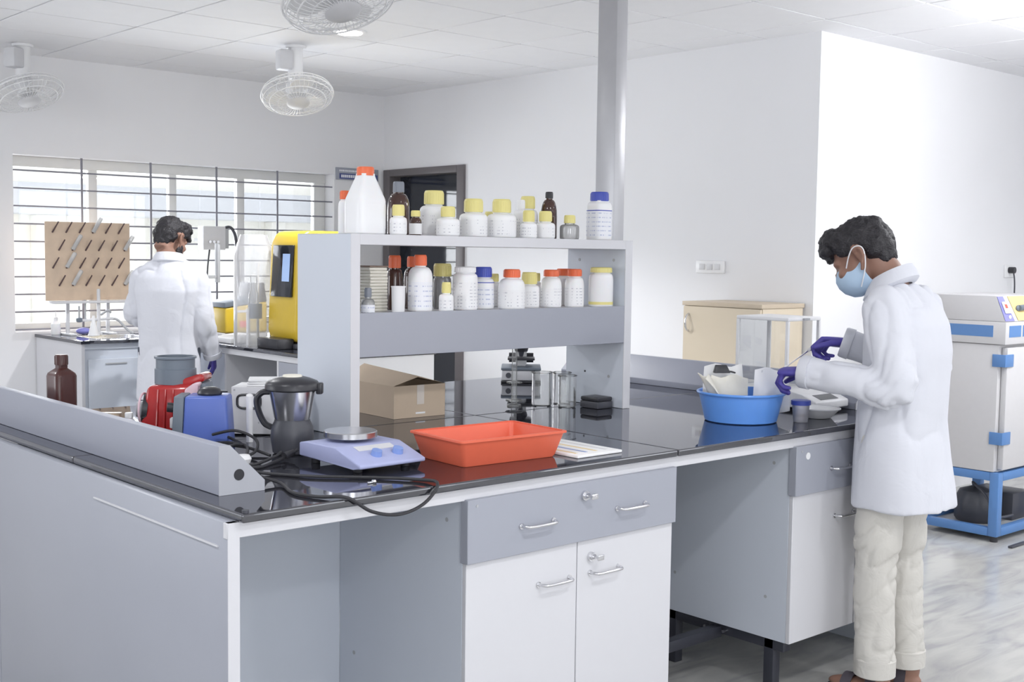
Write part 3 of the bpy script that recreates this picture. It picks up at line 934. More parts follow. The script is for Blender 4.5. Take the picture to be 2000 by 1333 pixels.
# grey instrument case with handle recess behind jar
o = thing('instrument_case', 'light grey metal instrument case with rounded handle recess behind the jar', 'instrument', (1.875, 3.247, Z), R(-42))
MB().box(-.105, .11, 0.0, .13, .004, .150, .003).build('case', 'ltgrey', o)
rr = []
for k in range(32):
    t = 2 * math.pi * k / 32
    g_ = (abs(math.cos(t)) ** 4 + abs(math.sin(t)) ** 4) ** -.25
    rr.append((-.050 + .036 * g_ * math.cos(t), -.002, .105 + .021 * g_ * math.sin(t)))
MB().tube(rr, .0035, 8, close=True).build('recess_rim', 'black', o)
MB().box(-.08, -.02, -.001, 0, .088, .122).build('recess', 'white', o)
for x in (-.09, .09):
    MB().box(x - .012, x + .012, .02, .11, 0, .004).build('foot', 'rubber', o)
for x, z in ((-.095, .14), (-.02, .04), (.03, .14)):
    MB().cyl((x, 0, z), (x, -.0015, z), .003, n=8).build('screw', 'grey', o)
for k in range(3):
    tag(MB().box(-.06 + k * .004, .10 - k * .006, .01, .12 - k * .01, 0, .007, .001, 1).build('booklet', 'whitepaper'),
        ['thin white booklet lying lowest on the grey instrument case', 'thin white booklet in the middle of pile on instrument case', 'thin white booklet topmost on the grey instrument case'][k], 'booklet', 'booklets on the instrument case').location = Vector((1.875, 3.247, Z + .1505 + k * .0075))
    b_ = [x for x in bpy.data.objects if x.name.startswith('booklet')][-1]
    b_.rotation_euler = (0, 0, R(-42 + k * 5))
for k, (x, y) in enumerate(((1.775, 3.165), (1.792, 3.195))):
    tag(MB().cyl((x, y, Z), (x, y, Z + .135), .010, .010, n=16).lathe([(.0105, Z + .125), (.0105, Z + .137), (.004, Z + .14)], 16, c=(x, y)).build('plastic_rod', 'white'),
        ['cream upright tube next to the blue motor unit', 'cream upright tube next to the grey instrument case'][k], 'tube', 'cream upright tubes')

# magnetic stirrer hotplate
o = thing('hotplate_stirrer', 'pale blue hotplate stirrer with round steel plate and two knobs', 'hotplate', (1.722, 2.512, Z), R(2))
pf = [(0, .016), (0, .026), (.11, .060), (.245, .060), (.275, .054), (.275, .018), (.03, .012)]
MB().prism(pf, 'x', 0, .215, .004).build('housing', 'lavender', o)
for x, y in ((.03, .05), (.185, .05), (.03, .24), (.185, .24)):
    MB().cyl((x, y, 0), (x, y, .018), .012, n=14).build('foot', 'rubber', o)
MB().lathe([(.02, .058), (.02, .068)], 24, c=(.108, .19)).build('plate_post', 'black', o)
MB().lathe([(.068, .068), (.072, .070), (.072, .084), (.070, .086), (.001, .086)], 48, c=(.108, .19)).build('hot_plate', 'steel', o)
th = math.atan2(.034, .11)
for x in (.085, .155):
    c0 = Vector((x, .045, .026 + .045 * math.tan(th)))
    nrm = Vector((0, -math.sin(th), math.cos(th)))
    MB().cyl(c0 - nrm * .001, c0 + nrm * .014, .0155, .0135, n=24).build('knob', 'knobblue', o)
pn = MB().box(.05, .17, .073, .098, 0, .0012)
for i, p in enumerate(pn.v): pn.v[i] = (p[0], p[1], p[2] + .0262 + p[1] * math.tan(th))
pn.build('panel_print', 'ltgrey', o)

# orange red photographic tray
o = thing('plastic_tray', 'orange-red rectangular plastic tray on the black worktop', 'tray', (2.006, 2.446, Z), R(-3))
tw, td, th_ = .325, .205, .075
fl = .018


def rect(x0, x1, y0, y1, z, r=.012, n=4):
    pts = []
    for cx, cy, a0 in ((x1 - r, y1 - r, 0), (x0 + r, y1 - r, 90), (x0 + r, y0 + r, 180), (x1 - r, y0 + r, 270)):
        for k in range(n + 1):
            a = R(a0 + 90 * k / n)
            pts.append((cx + r * math.cos(a), cy + r * math.sin(a), z))
    return pts


MB().rings([rect(0.004, tw - .004, .004, td - .004, 0), rect(0, tw, 0, td, .006), rect(-fl, tw + fl, -fl, td + fl, th_ - .004),
            rect(-fl + .003, tw + fl - .003, -fl + .003, td + fl - .003, th_ - .004), rect(.004, tw - .004, .004, td - .004, .006)], True, True).build('basin', 'tray', o)
MB().rings([rect(-fl - .006, tw + fl + .006, -fl - .006, td + fl + .006, th_ - .006, .015), rect(-fl - .006, tw + fl + .006, -fl - .006, td + fl + .006, th_ - .001, .015),
            rect(-fl - .004, tw + fl + .004, -fl - .004, td + fl + .004, th_, .014), rect(-fl + .003, tw + fl - .003, -fl + .003, td + fl - .003, th_, .012),
            rect(-fl + .003, tw + fl - .003, -fl + .003, td + fl - .003, th_ - .006, .012)], close=True).build('rim', 'tray', o)

# printed sheet pad beside the tray
o = thing('printed_pad', 'flat white pad with faint coloured print right of the tray', 'pad', (2.352, 2.365, Z), R(0))
MB().box(.0, .18, .0, .29, 0, .008, .002, 2).build('pad', 'whitepaper', o)
for k, mm in enumerate(('panelyellow', 'knobblue', 'panelyellow', 'ltgrey')):
    MB().box(.02 + k * .04, .03 + k * .04, .03, .26, .0079, .0083).build('printed_stripe', mm, o)

# carton under the rack
o = thing('carton', 'open brown cardboard carton with tape under the reagent rack', 'box', (2.405, 3.308, Z), R(-2))
cw, cd, chh = .215, .34, .112
t_ = .004
MB().box(0, cw, 0, t_, 0, chh).build('front_wall', 'card', o)
MB().box(0, cw, cd - t_, cd, 0, chh).build('back_wall', 'card', o)
MB().box(0, t_, t_, cd - t_, 0, chh).build('side_wall', 'card', o)
MB().box(cw - t_, cw, t_, cd - t_, 0, chh).build('side_wall', 'card', o)
MB().box(t_, cw - t_, t_, cd - t_, 0, t_).build('base', 'card', o)
MB().hexa([(0, .004, chh), (.004, .004, chh + .001), (.004, cd, chh + .001), (0, cd, chh)], [(.098, .006, chh + .030), (.102, .006, chh + .027), (.102, cd, chh + .046), (.098, cd, chh + .049)]).build('flap', 'card', o)
MB().hexa([(cw - .004, .004, chh + .001), (cw, .004, chh), (cw, cd, chh), (cw - .004, cd, chh + .001)], [(.108, .01, chh + .026), (.112, .01, chh + .029), (.112, cd, chh + .045), (.108, cd, chh + .042)]).build('flap', 'card', o)
MB().box(.095, .125, -.0008, 0, .045, chh).build('tape', 'tape', o)
MB().box(.09, .13, -.0006, 0, .012, .018).build('printed_mark', 'white', o)

# glass stand, beakers and black box under the rack
o = thing('glass_stand', 'clear glass column stand with two round discs under the rack', 'glassware', (2.985, 3.345, Z))
MB().lathe([(.026, 0), (.026, .006), (.012, .009), (.010, .02), (.010, .215), (.001, .218)], 24).build('column', 'beaker', o)
MB().lathe([(.028, .085), (.030, .088), (.028, .091), (.011, .092)], 24).build('disc', 'beaker', o)
MB().lathe([(.030, .018), (.033, .021), (.030, .024), (.011, .025)], 24).build('disc', 'beaker', o)
for k, (x, y, r_, h_, lb) in enumerate(((3.085, 3.30, .038, .125, 'clear glass beaker, left one of three under the rack'), (3.128, 3.208, .034, .118, 'clear glass beaker, front one of three under the rack'), (3.190, 3.30, .034, .118, 'clear glass beaker, right one of three under the rack'))):
    o = thing('beaker', lb, 'beaker', (x, y, Z), 0, 'glass beakers under the rack')
    MB().lathe([(r_ * .9, 0), (r_, .004), (r_, h_ - .006), (r_ * 1.06, h_)], 32, cap1=False).build('wall', 'beaker', o)
    MB().tube([(r_ * 1.05 * math.cos(2 * math.pi * q / 28), r_ * 1.05 * math.sin(2 * math.pi * q / 28), h_) for q in range(28)], .0018, 6, close=True).build('rim', 'glass', o)
o = thing('black_case', 'small black plastic case under the rack by its right panel', 'case', (3.165, 3.085, Z), R(0))
MB().box(0, .082, 0, .092, 0, .026, .004).build('base', 'dark', o)
MB().box(.001, .081, .001, .091, .0265, .042, .005).build('lid', 'black', o)

# microscope on the far half of the bench
o = thing('microscope', 'black and grey microscope behind the glass beakers on the bench', 'microscope', (3.60, 3.99, Z), R(-42))
MB().box(-.088, .088, -.10, .10, .0, .010, .003).build('base_plate', 'black', o)
MB().box(-.085, .085, -.097, .097, .0105, .055, .006).build('base', 'ltgrey', o)
MB().box(-.088, .088, -.10, .10, .0555, .068, .004).build('base_cover', 'slate', o)
MB().cyl((-.055, -.0975, .034), (-.055, -.104, .034), .012, n=16).build('lamp_knob', 'dark', o)
MB().prism([(.03, .0685), (.085, .0685), (.085, .21), (.03, .23), (.0, .20), (.03, .18)], 'x', -.025, .025, .005).build('arm', 'white', o)
MB().box(-.06, .06, -.07, .03, .098, .108, .003).build('stage', 'black', o)
MB().box(-.02, .02, -.02, .03, .0685, .098, .003).build('condenser', 'white', o)
MB().cyl((0, -.03, .112), (0, -.03, .135), .008, .014, n=16).build('objective', 'dark', o)
MB().lathe([(.028, .135), (.032, .15), (.022, .165)], 24, c=(0, -.03)).build('nosepiece', 'black', o)
MB().box(-.05, .05, -.075, .06, .165, .215, .012).build('head', 'black', o)
for x in (-.032, .032):
    MB().cyl((x, -.06, .20), (x, -.13, .245), .014, n=16).build('eyepiece', 'black', o)
MB().box(.045, .095, -.02, .02, .20, .208, .002).build('side_lever', 'black', o)
for s in (-1, 1):
    MB().cyl((s * .025, .06, .10), (s * .055, .06, .10), .022, n=20).build('focus_knob', 'black', o)

# blue tub with papers
o = thing('washing_tub', 'round translucent blue plastic tub on the right of worktop', 'tub', (3.365, 2.585, Z), 0)
MB().lathe([(.118, 0), (.124, .003), (.146, .095), (.146, .098), (.141, .098), (.120, .006), (.001, .005)], 56).build('basin', 'tub', o)
MB().tube([(.149 * math.cos(2 * math.pi * k / 56), .149 * math.sin(2 * math.pi * k / 56), .099) for k in range(56)], .005, 8, close=True).build('rim', 'tub', o)


def sheet(name, label, cat, pts, matn, thick=.0012, group=None):
    """A bent sheet from a grid of points (rows of equal length)."""
    m = MB()
    n, k = len(pts), len(pts[0])
    nrm = (Vector(pts[0][-1]) - Vector(pts[0][0])).cross(Vector(pts[-1][0]) - Vector(pts[0][0])).normalized() * thick
    vs_ = [Vector(p) for r_ in pts for p in r_]
    vv = vs_ + [p + nrm for p in vs_]
    N = n * k
    fs = []
    for i in range(n - 1):
        for j in range(k - 1):
            q = (i * k + j, i * k + j + 1, (i + 1) * k + j + 1, (i + 1) * k + j)
            fs.append(q); fs.append(tuple(x + N for x in q[::-1]))
    bd = [j for j in range(k)] + [i * k + k - 1 for i in range(1, n)] + [(n - 1) * k + j for j in range(k - 2, -1, -1)] + [i * k for i in range(n - 2, 0, -1)]
    for a, b in zip(bd, bd[1:] + bd[:1]):
        fs.append((b, a, a + N, b + N))
    m.add(vv, fs)
    return tag(m.build(name, matn, angle=80), label, cat, group)


def bag(name, label, cat, c, a0, w_, h_, lean, matn, curl=.02, group=None, seed=1):
    """Upright crumpled paper or bag leaning inside the tub; a0 = heading of its width."""
    rnd = random.Random(seed)
    u = Vector((math.cos(a0), math.sin(a0), 0)); v = Vector((-math.sin(a0), math.cos(a0), 0))
    rows = []
    for i in range(7):
        t = i / 6
        row = []
        for j in range(8):
            s = j / 7 - .5
            bulge = curl * math.sin(t * 3.0 + j * .8 + seed) + lean * t + rnd.uniform(-.003, .003)
            row.append(Vector(c) + u * (s * w_ * (1 - .12 * t)) + v * bulge + Vector((0, 0, t * h_ + .006 * math.sin(j * 1.3 + seed))))
        rows.append(row)
    return sheet(name, label, cat, rows, matn, .003, group)


# image-right direction is about -42 degrees
bag('paper_packet', 'folded cream paper packet leaning in the left of blue tub', 'packet', (3.335, 2.62, Z + .03), R(-42), .145, .125, -.02, 'paper', .012, 'papers in the blue tub', 2)
bag('paper_packet', 'white paper sheet standing behind the packet in blue tub', 'packet', (3.355, 2.655, Z + .05), R(-46), .15, .135, .03, 'whitepaper', .006, 'papers in the blue tub', 5)
bag('paper_packet', 'cream paper sheet sticking out over the left rim of tub', 'packet', (3.285, 2.615, Z + .06), R(-120), .08, .10, -.055, 'paper', .01, 'papers in the blue tub', 8)
bag('plastic_bag', 'white plastic bag held over the right of blue tub', 'bag', (3.455, 2.525, Z + .03), R(-50), .13, .15, .0, 'white', .012, None, 11)
o = thing('black_clip', 'small black clip lying on papers in the blue tub', 'clip', (3.33, 2.645, Z + .163), R(-30))
MB().hexa([(-.03, -.012, 0), (.03, -.012, 0), (.03, .012, .0), (-.03, .012, 0)], [(-.024, -.003, .028), (.018, -.003, .028), (.018, .006, .028), (-.024, .006, .028)], .003).build('jaw', 'black', o)
MB().tube(smooth_path([(.02, 0, .006), (.035, -.005, .004), (.05, 0, .0)]), .003, 6).build('lever', 'black', o)

# specimen cup
o = thing('specimen_cup', 'clear specimen cup with violet lid and brown powder inside', 'cup', (3.505, 2.435, Z), 0)
MB().lathe([(.024, 0), (.025, .003), (.030, .062), (.0285, .062), (.0235, .005), (.001, .004)], 32).build('wall', 'cup', o)
MB().lathe([(.0225, .0055), (.0255, .026), (.001, .028)], 28).build('powder', 'brownpowder', o)
MB().lathe([(.0335, .060), (.034, .064), (.034, .074), (.032, .076), (.001, .0765)], 36).build('lid', 'bluecap', o)

# analytical balance with draught shield
o = thing('analytical_balance', 'white analytical balance with a glass draught shield beside the duct', 'balance', (3.733, 2.53, Z), R(0))
MB().prism([(0, .012), (.0, .040), (.06, .062), (.12, .075), (.375, .075), (.375, .012)], 'x', 0, .215, .006).build('base', 'ltgrey', o)
for x, y in ((.03, .04), (.185, .04), (.03, .34), (.185, .34)):
    MB().cyl((x, y, 0), (x, y, .014), .014, n=16).build('foot', 'black', o)
q = MB().box(.05, .165, .012, .05, 0, .001)
q.v = [(p[0], p[1], p[2] + .040 + p[1] * .367) for p in q.v]; q.build('display', 'screen', o)
MB().lathe([(.001, .094), (.05, .094), (.055, .096), (.055, .099), (.001, .099)], 32, c=(.107, .25)).cyl((.107, .25, .075), (.107, .25, .094), .008, n=12).build('pan', 'steel', o)
for x, y in ((.005, .135), (.203, .135), (.005, .363), (.203, .363)):
    MB().box(x - .005, x + .007, y - .005, y + .007, .075, .330, .001, 1).build('shield_post', 'white', o)
MB().box(0, .21, .130, .370, .330, .344, .003).build('shield_top', 'white', o)
for x in (.005, .205):
    MB().add([(x, .142, .078), (x, .358, .078), (x, .358, .33), (x, .142, .33)], [(0, 1, 2, 3)]).build('shield_pane', 'shield', o)
MB().add([(.012, .365, .078), (.198, .365, .078), (.198, .365, .33), (.012, .365, .33)], [(0, 1, 2, 3)]).build('shield_pane', 'shield', o)
MB().box(.09, .125, .12, .13, .333, .341, .001, 1).build('shield_handle', 'grey', o)
o = thing('lid_dish', 'round shallow white dish lying in front of the balance', 'dish', (3.655, 2.47, Z), 0)
MB().lathe([(.045, 0), (.05, .002), (.078, .032), (.080, .034), (.076, .034), (.048, .006), (.001, .005)], 40).build('bowl', 'white', o)
MB().tube([(.080 * math.cos(2 * math.pi * k / 40), .080 * math.sin(2 * math.pi * k / 40), .034) for k in range(40)], .003, 6, close=True).build('rim', 'ltgrey', o)

# cables
zc = Z + .004


def cable(label, pts, r=.0042, plug=None, mt='rubber'):
    o = thing('power_cable', label, 'cable', (0, 0, 0), 0, 'black cables on the worktop')
    MB().tube(smooth_path(pts, 10), r, 8).build('cord', mt, o)
    if plug:
        a, b = plug
        MB().cyl(a, b, .011, .008, n=12).build('plug', 'black', o)
    return o


cable('black cable looping over the front edge of worktop below the hotplate', [(1.455, 2.59, zc + .02), (1.50, 2.53, zc + .003), (1.47, 2.42, zc), (1.487, 2.345, zc), (1.535, 2.291, zc), (1.60, 2.284, BT - .035), (1.68, 2.284, BT - .052), (1.755, 2.286, BT - .035), (1.80, 2.293, zc + .001), (1.80, 2.36, zc + .001), (1.73, 2.455, zc), (1.62, 2.56, zc), (1.55, 2.66, zc), (1.50, 2.70, zc + .01)])
cable('black cable running from the duct to the hotplate stirrer', [(1.43, 2.80, zc + .03), (1.50, 2.78, zc + .01), (1.57, 2.76, zc), (1.64, 2.80, zc), (1.70, 2.83, zc + .006), (1.735, 2.83, zc + .022)], plug=((1.69, 2.825, zc + .008), (1.722, 2.83, zc + .016)))
cable('black cable heaped beside the steel jar, upper loop', [(1.62, 3.10, zc + .04), (1.66, 3.04, zc + .055), (1.69, 2.98, zc + .035), (1.66, 2.93, zc + .01), (1.60, 2.92, zc), (1.56, 2.96, zc + .012), (1.60, 3.03, zc + .02), (1.67, 3.0, zc + .012), (1.69, 2.90, zc)])
cable('black cable heaped beside the steel jar, lower loop', [(1.60, 3.13, zc + .01), (1.64, 3.05, zc + .022), (1.655, 2.97, zc + .02), (1.60, 2.88, zc + .004), (1.55, 2.85, zc), (1.58, 2.80, zc), (1.66, 2.82, zc + .012), (1.70, 2.86, zc + .014)])
cable('black cable lying from the blue motor unit to the duct', [(1.665, 3.09, zc + .03), (1.66, 3.0, zc + .02), (1.60, 2.95, zc + .03), (1.53, 2.90, zc + .008), (1.48, 2.86, zc + .005), (1.46, 2.82, zc + .012)])
o = tag(MB().lathe([(.018, 0), (.022, .012), (.016, .022), (.001, .024)], 20).build('white_stopper', 'white'), 'small white stopper among the cables by the jar', 'stopper')
o.location = (1.585, 2.86, Z)
o = tag(MB().lathe([(.006, 0), (.007, .003), (.005, .007), (.001, .008)], 14).box(-.018, .0, -.004, .004, 0, .004, .001, 1).build('metal_clip', 'steel'), 'tiny shiny metal clip lying before the steel jar', 'clip')
o.location = (1.70, 2.42, Z)

# ================================================================== COUNTERS ALONG THE WALLS
def wall_counter(label_top, label_cab, x0, x1, y0, y1, face, ztop=BT):
    o = thing('counter_top', label_top, 'worktop', (0, 0, 0))
    MB().box(x0, x1, y0, y1, ztop - .02, ztop, .004, 2).build('slab', 'granite', o, 10)
    return o


# sink counter below the window
o = thing('sink_counter', 'black granite sink counter under the barred window', 'worktop', (0, 0, 0))
for a in ((2.90, 3.05, 7.225, 7.99), (3.05, 3.40, 7.225, 7.34), (3.05, 3.40, 7.66, 7.99), (3.40, 4.30, 7.225, 7.99)):
    MB().box(*a, BT - .02, BT, 0).build('slab', 'granite', o, 10)
bw = MB()
bw.rings([rect(3.04, 3.41, 7.33, 7.67, BT + .002, .03), rect(3.04, 3.41, 7.33, 7.67, BT + .0005, .03), rect(3.055, 3.395, 7.345, 7.655, BT + .001, .03), rect(3.07, 3.38, 7.36, 7.64, BT - .16, .03)], False, True)
bw.build('sink_bowl', 'steel', o)
o = thing('sink_cabinet', 'grey sink cabinet with white end panel below the window', 'cabinet', (0, 0, 0))
MB().box(2.91, 2.93, 7.24, 7.99, 0, BT - .0205).build('end_panel', 'white_lam', o)
MB().box(2.931, 3.53, 7.26, 7.275, .1, .86).build('front_frame', 'panel', o)
d = MB().box(2.955, 3.50, 7.243, 7.259, .11, .80, .002, 1).build('door', 'panel', o)
MB().box(3.06, 3.20, 7.236, 7.2425, .765, .775, .002, 1).build('handle', 'grey', d)
MB().box(2.931, 3.53, 7.25, 7.275, .862, .8965).build('apron', 'panel', o)
MB().box(2.931, 4.20, 7.97, 7.99, .05, .86).build('back_panel', 'panel', o)
MB().box(2.931, 3.53, 7.28, 7.96, .08, .1).build('floor_panel', 'panel', o)

# counter running from the sink towards the camera
o = thing('side_counter', 'black granite counter carrying the two yellow machines', 'worktop', (0, 0, 0))
MB().box(3.50, 4.30, 5.50, 7.222, BT - .02, BT, .004, 2).build('slab', 'granite', o, 10)
o = thing('side_cabinet', 'open grey and white cabinet under the yellow machines', 'cabinet', (0, 0, 0))
MB().box(3.515, 3.53, 5.52, 7.22, .862, .8965).build('apron', 'white_lam', o)
MB().box(3.515, 4.29, 5.51, 5.53, 0, .8965).build('end_panel', 'white', o)
for y in (5.94, 6.55, 7.15):
    MB().box(3.515, 4.27, y, y + .018, 0, .861).build('divider', 'white_lam', o)
MB().box(4.25, 4.27, 5.53, 7.15, 0, .861).build('back_panel', 'panel', o)
MB().box(3.54, 4.24, 5.53, 7.15, .06, .078).build('floor_panel', 'panel', o)
d = MB().box(3.513, 3.53, 5.532, 5.936, .70, .860, .002, 1).build('drawer', 'grey_lam', o)
MB().cyl((3.513, 5.78, .79), (3.503, 5.78, .79), .011, n=16).build('lock', 'steel', d)
MB().box(3.513, 3.53, 5.532, 5.936, .08, .696, .002, 1).build('door', 'panel', o)
MB().box(3.516, 3.53, 6.57, 7.148, .08, .860, .002, 1).build('door', 'panel', o)

# beige cupboard under the switch
o = thing('beige_cupboard', 'beige laminate cupboard with a bow handle against the wall', 'cupboard', (5.30, 3.955, 0))
MB().box(.018, .385, 0, .545, .0, 1.205, .002).build('carcass', 'beige', o)
MB().box(0, .392, -.006, .551, 1.206, 1.230, .002).build('top', 'beigedge', o)
d = MB().box(0, .0175, .004, .541, .06, 1.203, .002, 1).build('door', 'beige', o)
MB().tube(smooth_path([(0, .50, 1.06), (-.02, .50, 1.075), (-.03, .50, 1.11), (-.02, .50, 1.145), (0, .50, 1.16)], 5), .006, 8).build('handle', 'steel', d)

# ================================================================== DRYING RACK ON THE SINK COUNTER
o = thing('drying_rack', 'beige peg board glassware drying rack standing before the window', 'drying rack', (2.90, 7.78, BT + .0005))
tiltm = Matrix.Rotation(R(-6), 3, 'X')
MB().box(0, .565, 0, .016, .225, .735, .004).build('board', 'pegboard', o)
MB().box(.012, .575, -.085, .0, .208, .224, .003).build('drip_tray', 'ltgrey', o)
for x in (.13, .40):
    MB().box(x, x + .022, .0, .02, .002, .225, .002, 1).build('leg', 'ltgrey', o)
    MB().box(x - .01, x + .032, -.09, .09, 0, .012, .002, 1).build('foot', 'ltgrey', o)
pg = MB().cyl((0, 0, 0), (.030, -.03, .070), .0055, .0042, n=8).mesh('peg')
pk = []
for r_ in range(4):
    for c_ in range(6):
        p_ = link_mesh('peg', pg, 'peg', o)
        x_, z_ = .045 + c_ * .088 + (.0 if r_ % 2 == 0 else .04), .665 - r_ * .115
        p_.location = (x_, 0, z_)
        pk.append((x_, z_))
GL = 'glass tubes drying on the peg board'
lbs = ['glass test tube drying on the upper left pegs of board', 'glass test tube drying low left of centre on peg board', 'short glass tube drying on the lowest peg row',
       'glass tube drying at the upper right edge of peg board', 'glass tube drying at the lower right edge of peg board', 'glass tube drying near the top middle of peg board']
for (i, lb) in zip((7, 13, 19, 11, 23, 3), lbs):
    x_, z_ = pk[i]
    d_ = Vector((.030, -.03, .070)).normalized()
    a_ = Vector((2.90 + x_, 7.78, BT + z_)) + d_ * .012
    g_ = thing('test_tube', lb, 'tube', a_, 0, GL)
    MB().tube([d_ * 0, d_ * .10, d_ * .108], [.0135, .0135, .008], 14).build('wall', 'drytube', g_)
    MB().tube([d_ * -.001, d_ * .004], [.015, .015], 14).build('rim', 'drytube', g_)

# sink tap
o = thing('gooseneck_tap', 'steel laboratory tap with side outlets behind the sink', 'tap', (3.22, 7.72, BT + .0005))
MB().lathe([(.022, 0), (.022, .01), (.012, .016), (.011, .30), (.001, .302)], 18).build('column', 'ltgrey', o)
MB().cyl((-.13, 0, .095), (.10, 0, .105), .009, n=12).build('cross_pipe', 'ltgrey', o)
MB().tube(smooth_path([(.09, 0, .105), (.13, -.01, .09), (.17, -.06, .03), (.20, -.09, .006)]), .008, 10).build('hose', 'grey', o)
for x, z in ((-.13, .19), (-.09, .23)):
    MB().cyl((x, 0, .10), (x, 0, z), .006, n=10).build('riser', 'grey', o)
MB().lathe([(.012, .085), (.02, .09), (.02, .11), (.012, .115)], 16, c=(-.13, 0)).build('valve', 'slate', o)
MB().tube(smooth_path([(.01, -.01, .13), (.05, -.03, .16), (.07, -.03, .145)]), .007, 8).build('lever', 'grey', o)
o = thing('white_funnel', 'small white funnel hanging by the tap', 'funnel', (3.16, 7.66, BT + .0005))
MB().lathe([(.034, 0), (.035, .004), (.012, .09), (.008, .13), (.006, .13), (.010, .09), (.030, .006)], 24).build('cone', 'white', o)
MB().tube([(.035 * math.cos(2 * math.pi * k / 24), .035 * math.sin(2 * math.pi * k / 24), .002) for k in range(24)], .003, 6, close=True).build('rim', 'white', o)
o = tag(MB().ell((0, 0, .022), (.05, .03, .022)).ell((.04, .02, .014), (.03, .03, .014)).build('violet_sponge', 'panelblue'), 'violet cloth crumpled on the counter behind the sink', 'cloth')
o.location = (3.15, 7.80, BT + .0005)
o = thing('white_squeeze_bottle', 'white squeeze bottle standing left of the sink under peg board', 'bottle', (2.99, 7.86, BT + .0005))
MB().lathe([(.028, 0), (.03, .004), (.03, .07), (.014, .09), (.012, .1)], 24).build('body', 'hdpe', o)
MB().lathe([(.014, .096), (.014, .112), (.004, .118), (.003, .15)], 16).build('cap', 'white', o)

# ================================================================== YELLOW MACHINES
o = thing('digestion_unit', 'large yellow laboratory machine with dark display on the side counter', 'machine', (3.67, 5.98, BT + .0006), 0)
pf = [(-.0, .045), (-.02, .10), (.0, .60), (.03, .665), (.07, .685), (.36, .685), (.40, .66), (.40, .03), (.05, .03)]
MB().prism(pf, 'y', 0, .32, .022).build('housing', 'yellow', o)
MB().box(-.005, .40, .02, .30, 0, .03, .004).build('foot_frame', 'dark', o)
MB().prism([(-.018, .30), (-.0, .60), (-.012, .60), (-.032, .30)], 'y', .04, .26, .003).build('display', 'screen', o)
MB().prism([(-.027, .39), (-.018, .55), (-.0195, .55), (-.0285, .39)], 'y', .06, .14).build('screen', 'screenlit', o)
MB().box(-.012, .0, .05, .2, .125, .14, .001, 1).build('name_strip', 'ltgrey', o)
MB().box(-.11, .0, .05, .28, 0.0, .06, .006).build('drip_base', 'black', o)
# clear splash chamber in front of the machine
o = thing('splash_shield', 'curved clear plastic splash shield on the left of yellow machine', 'shield', (3.635, 6.43, BT + .0006))
rs = []
for z in [k * .66 / 10 for k in range(11)]:
    rr_ = .115 if z < .55 else .115 - (z - .55) * .35
    rs.append([(rr_ * math.cos(R(a)), rr_ * 1.1 * math.sin(R(a)), z) for a in range(0, 360, 15)])
MB().rings(rs, False, True).build('shell', 'film', o)
MB().lathe([(.03, .0), (.03, .30), (.02, .33), (.02, .42)], 18).build('glass_flask', 'beaker', o)
MB().cyl((.04, .02, 0), (.04, .02, .5), .008, n=10).build('tube', 'white', o)
MB().cyl((-.05, -.02, 0), (-.05, -.02, .22), .01, n=10).build('tube', 'white', o)
MB().box(-.04, .03, -.05, .0, .16, .25, .004).build('block', 'slate', o)

o = thing('kjeldahl_unit', 'low yellow machine with black top beside the man at window', 'machine', (3.70, 6.90, BT + .0006), 0)
MB().prism([(0, 0.04), (-.0, .20), (.30, .24), (.30, .04)], 'y', 0, .24, .012).build('housing', 'yellow', o)
MB().box(-.02, .31, .01, .23, 0, .04, .006).build('foot_frame', 'ltgrey', o)
MB().prism([(-.005, .20), (-.005, .235), (.19, .265), (.19, .225)], 'y', -.004, .244, .006).build('top_cover', 'slate', o)
MB().prism([(.19, .23), (.21, .36), (.28, .36), (.30, .235)], 'y', .0, .20, .008).build('rear_block', 'dark', o)
MB().box(.10, .16, -.002, 0, .075, .115).build('badge', 'redprint', o)
MB().box(.06, .24, -.002, 0, .17, .185).build('name_strip', 'ltgrey', o)
MB().prism([(.0, .36), (.018, .36), (.02, .60), (.0, .61)], 'y', .10, .14, .003).build('riser_post', 'grey', o)
MB().box(-.16, .0, .11, .13, .385, .405, .002, 1).build('riser_arm', 'grey', o)

o = thing('control_box', 'grey control box with black hose on the window grille', 'control box', (3.99, 7.75, 1.485), 0)
MB().box(0, .17, 0, .09, 0, .165, .004).build('case', 'ltgrey', o)
MB().box(.171, .20, .01, .08, .01, .15, .003).build('side_plate', 'grey', o)
for x in (.045, .075, .105):
    MB().cyl((x, 0, .055), (x, -.012, .055), .01, n=12).build('switch', 'steel', o)
MB().tube(smooth_path([(.17, .04, .15), (.215, .02, .16), (.245, 0, .10), (.25, -.02, -.05), (.25, -.05, -.25), (.26, -.12, -.34)]), .011, 10).build('hose', 'dark', o)
MB().tube(smooth_path([(.06, .03, 0), (.04, .02, -.12), (.02, 0, -.28)]), .006, 8).build('cable', 'dark', o)
MB().box(.06, .08, .06, .26, .06, .08).build('bracket', 'grey', o)

# things to the left of the yellow machine
o = tag(MB().hexa([(0, 0, 0), (.20, 0, 0), (.20, .26, 0), (0, .26, 0)], [(.01, .01, .028), (.19, .01, .05), (.19, .25, .05), (.01, .25, .028)], .004).build('folder', 'whitepaper'), 'pale folder lying on the counter before the low yellow machine', 'folder')
o.location = (3.56, 6.58, BT + .0006)

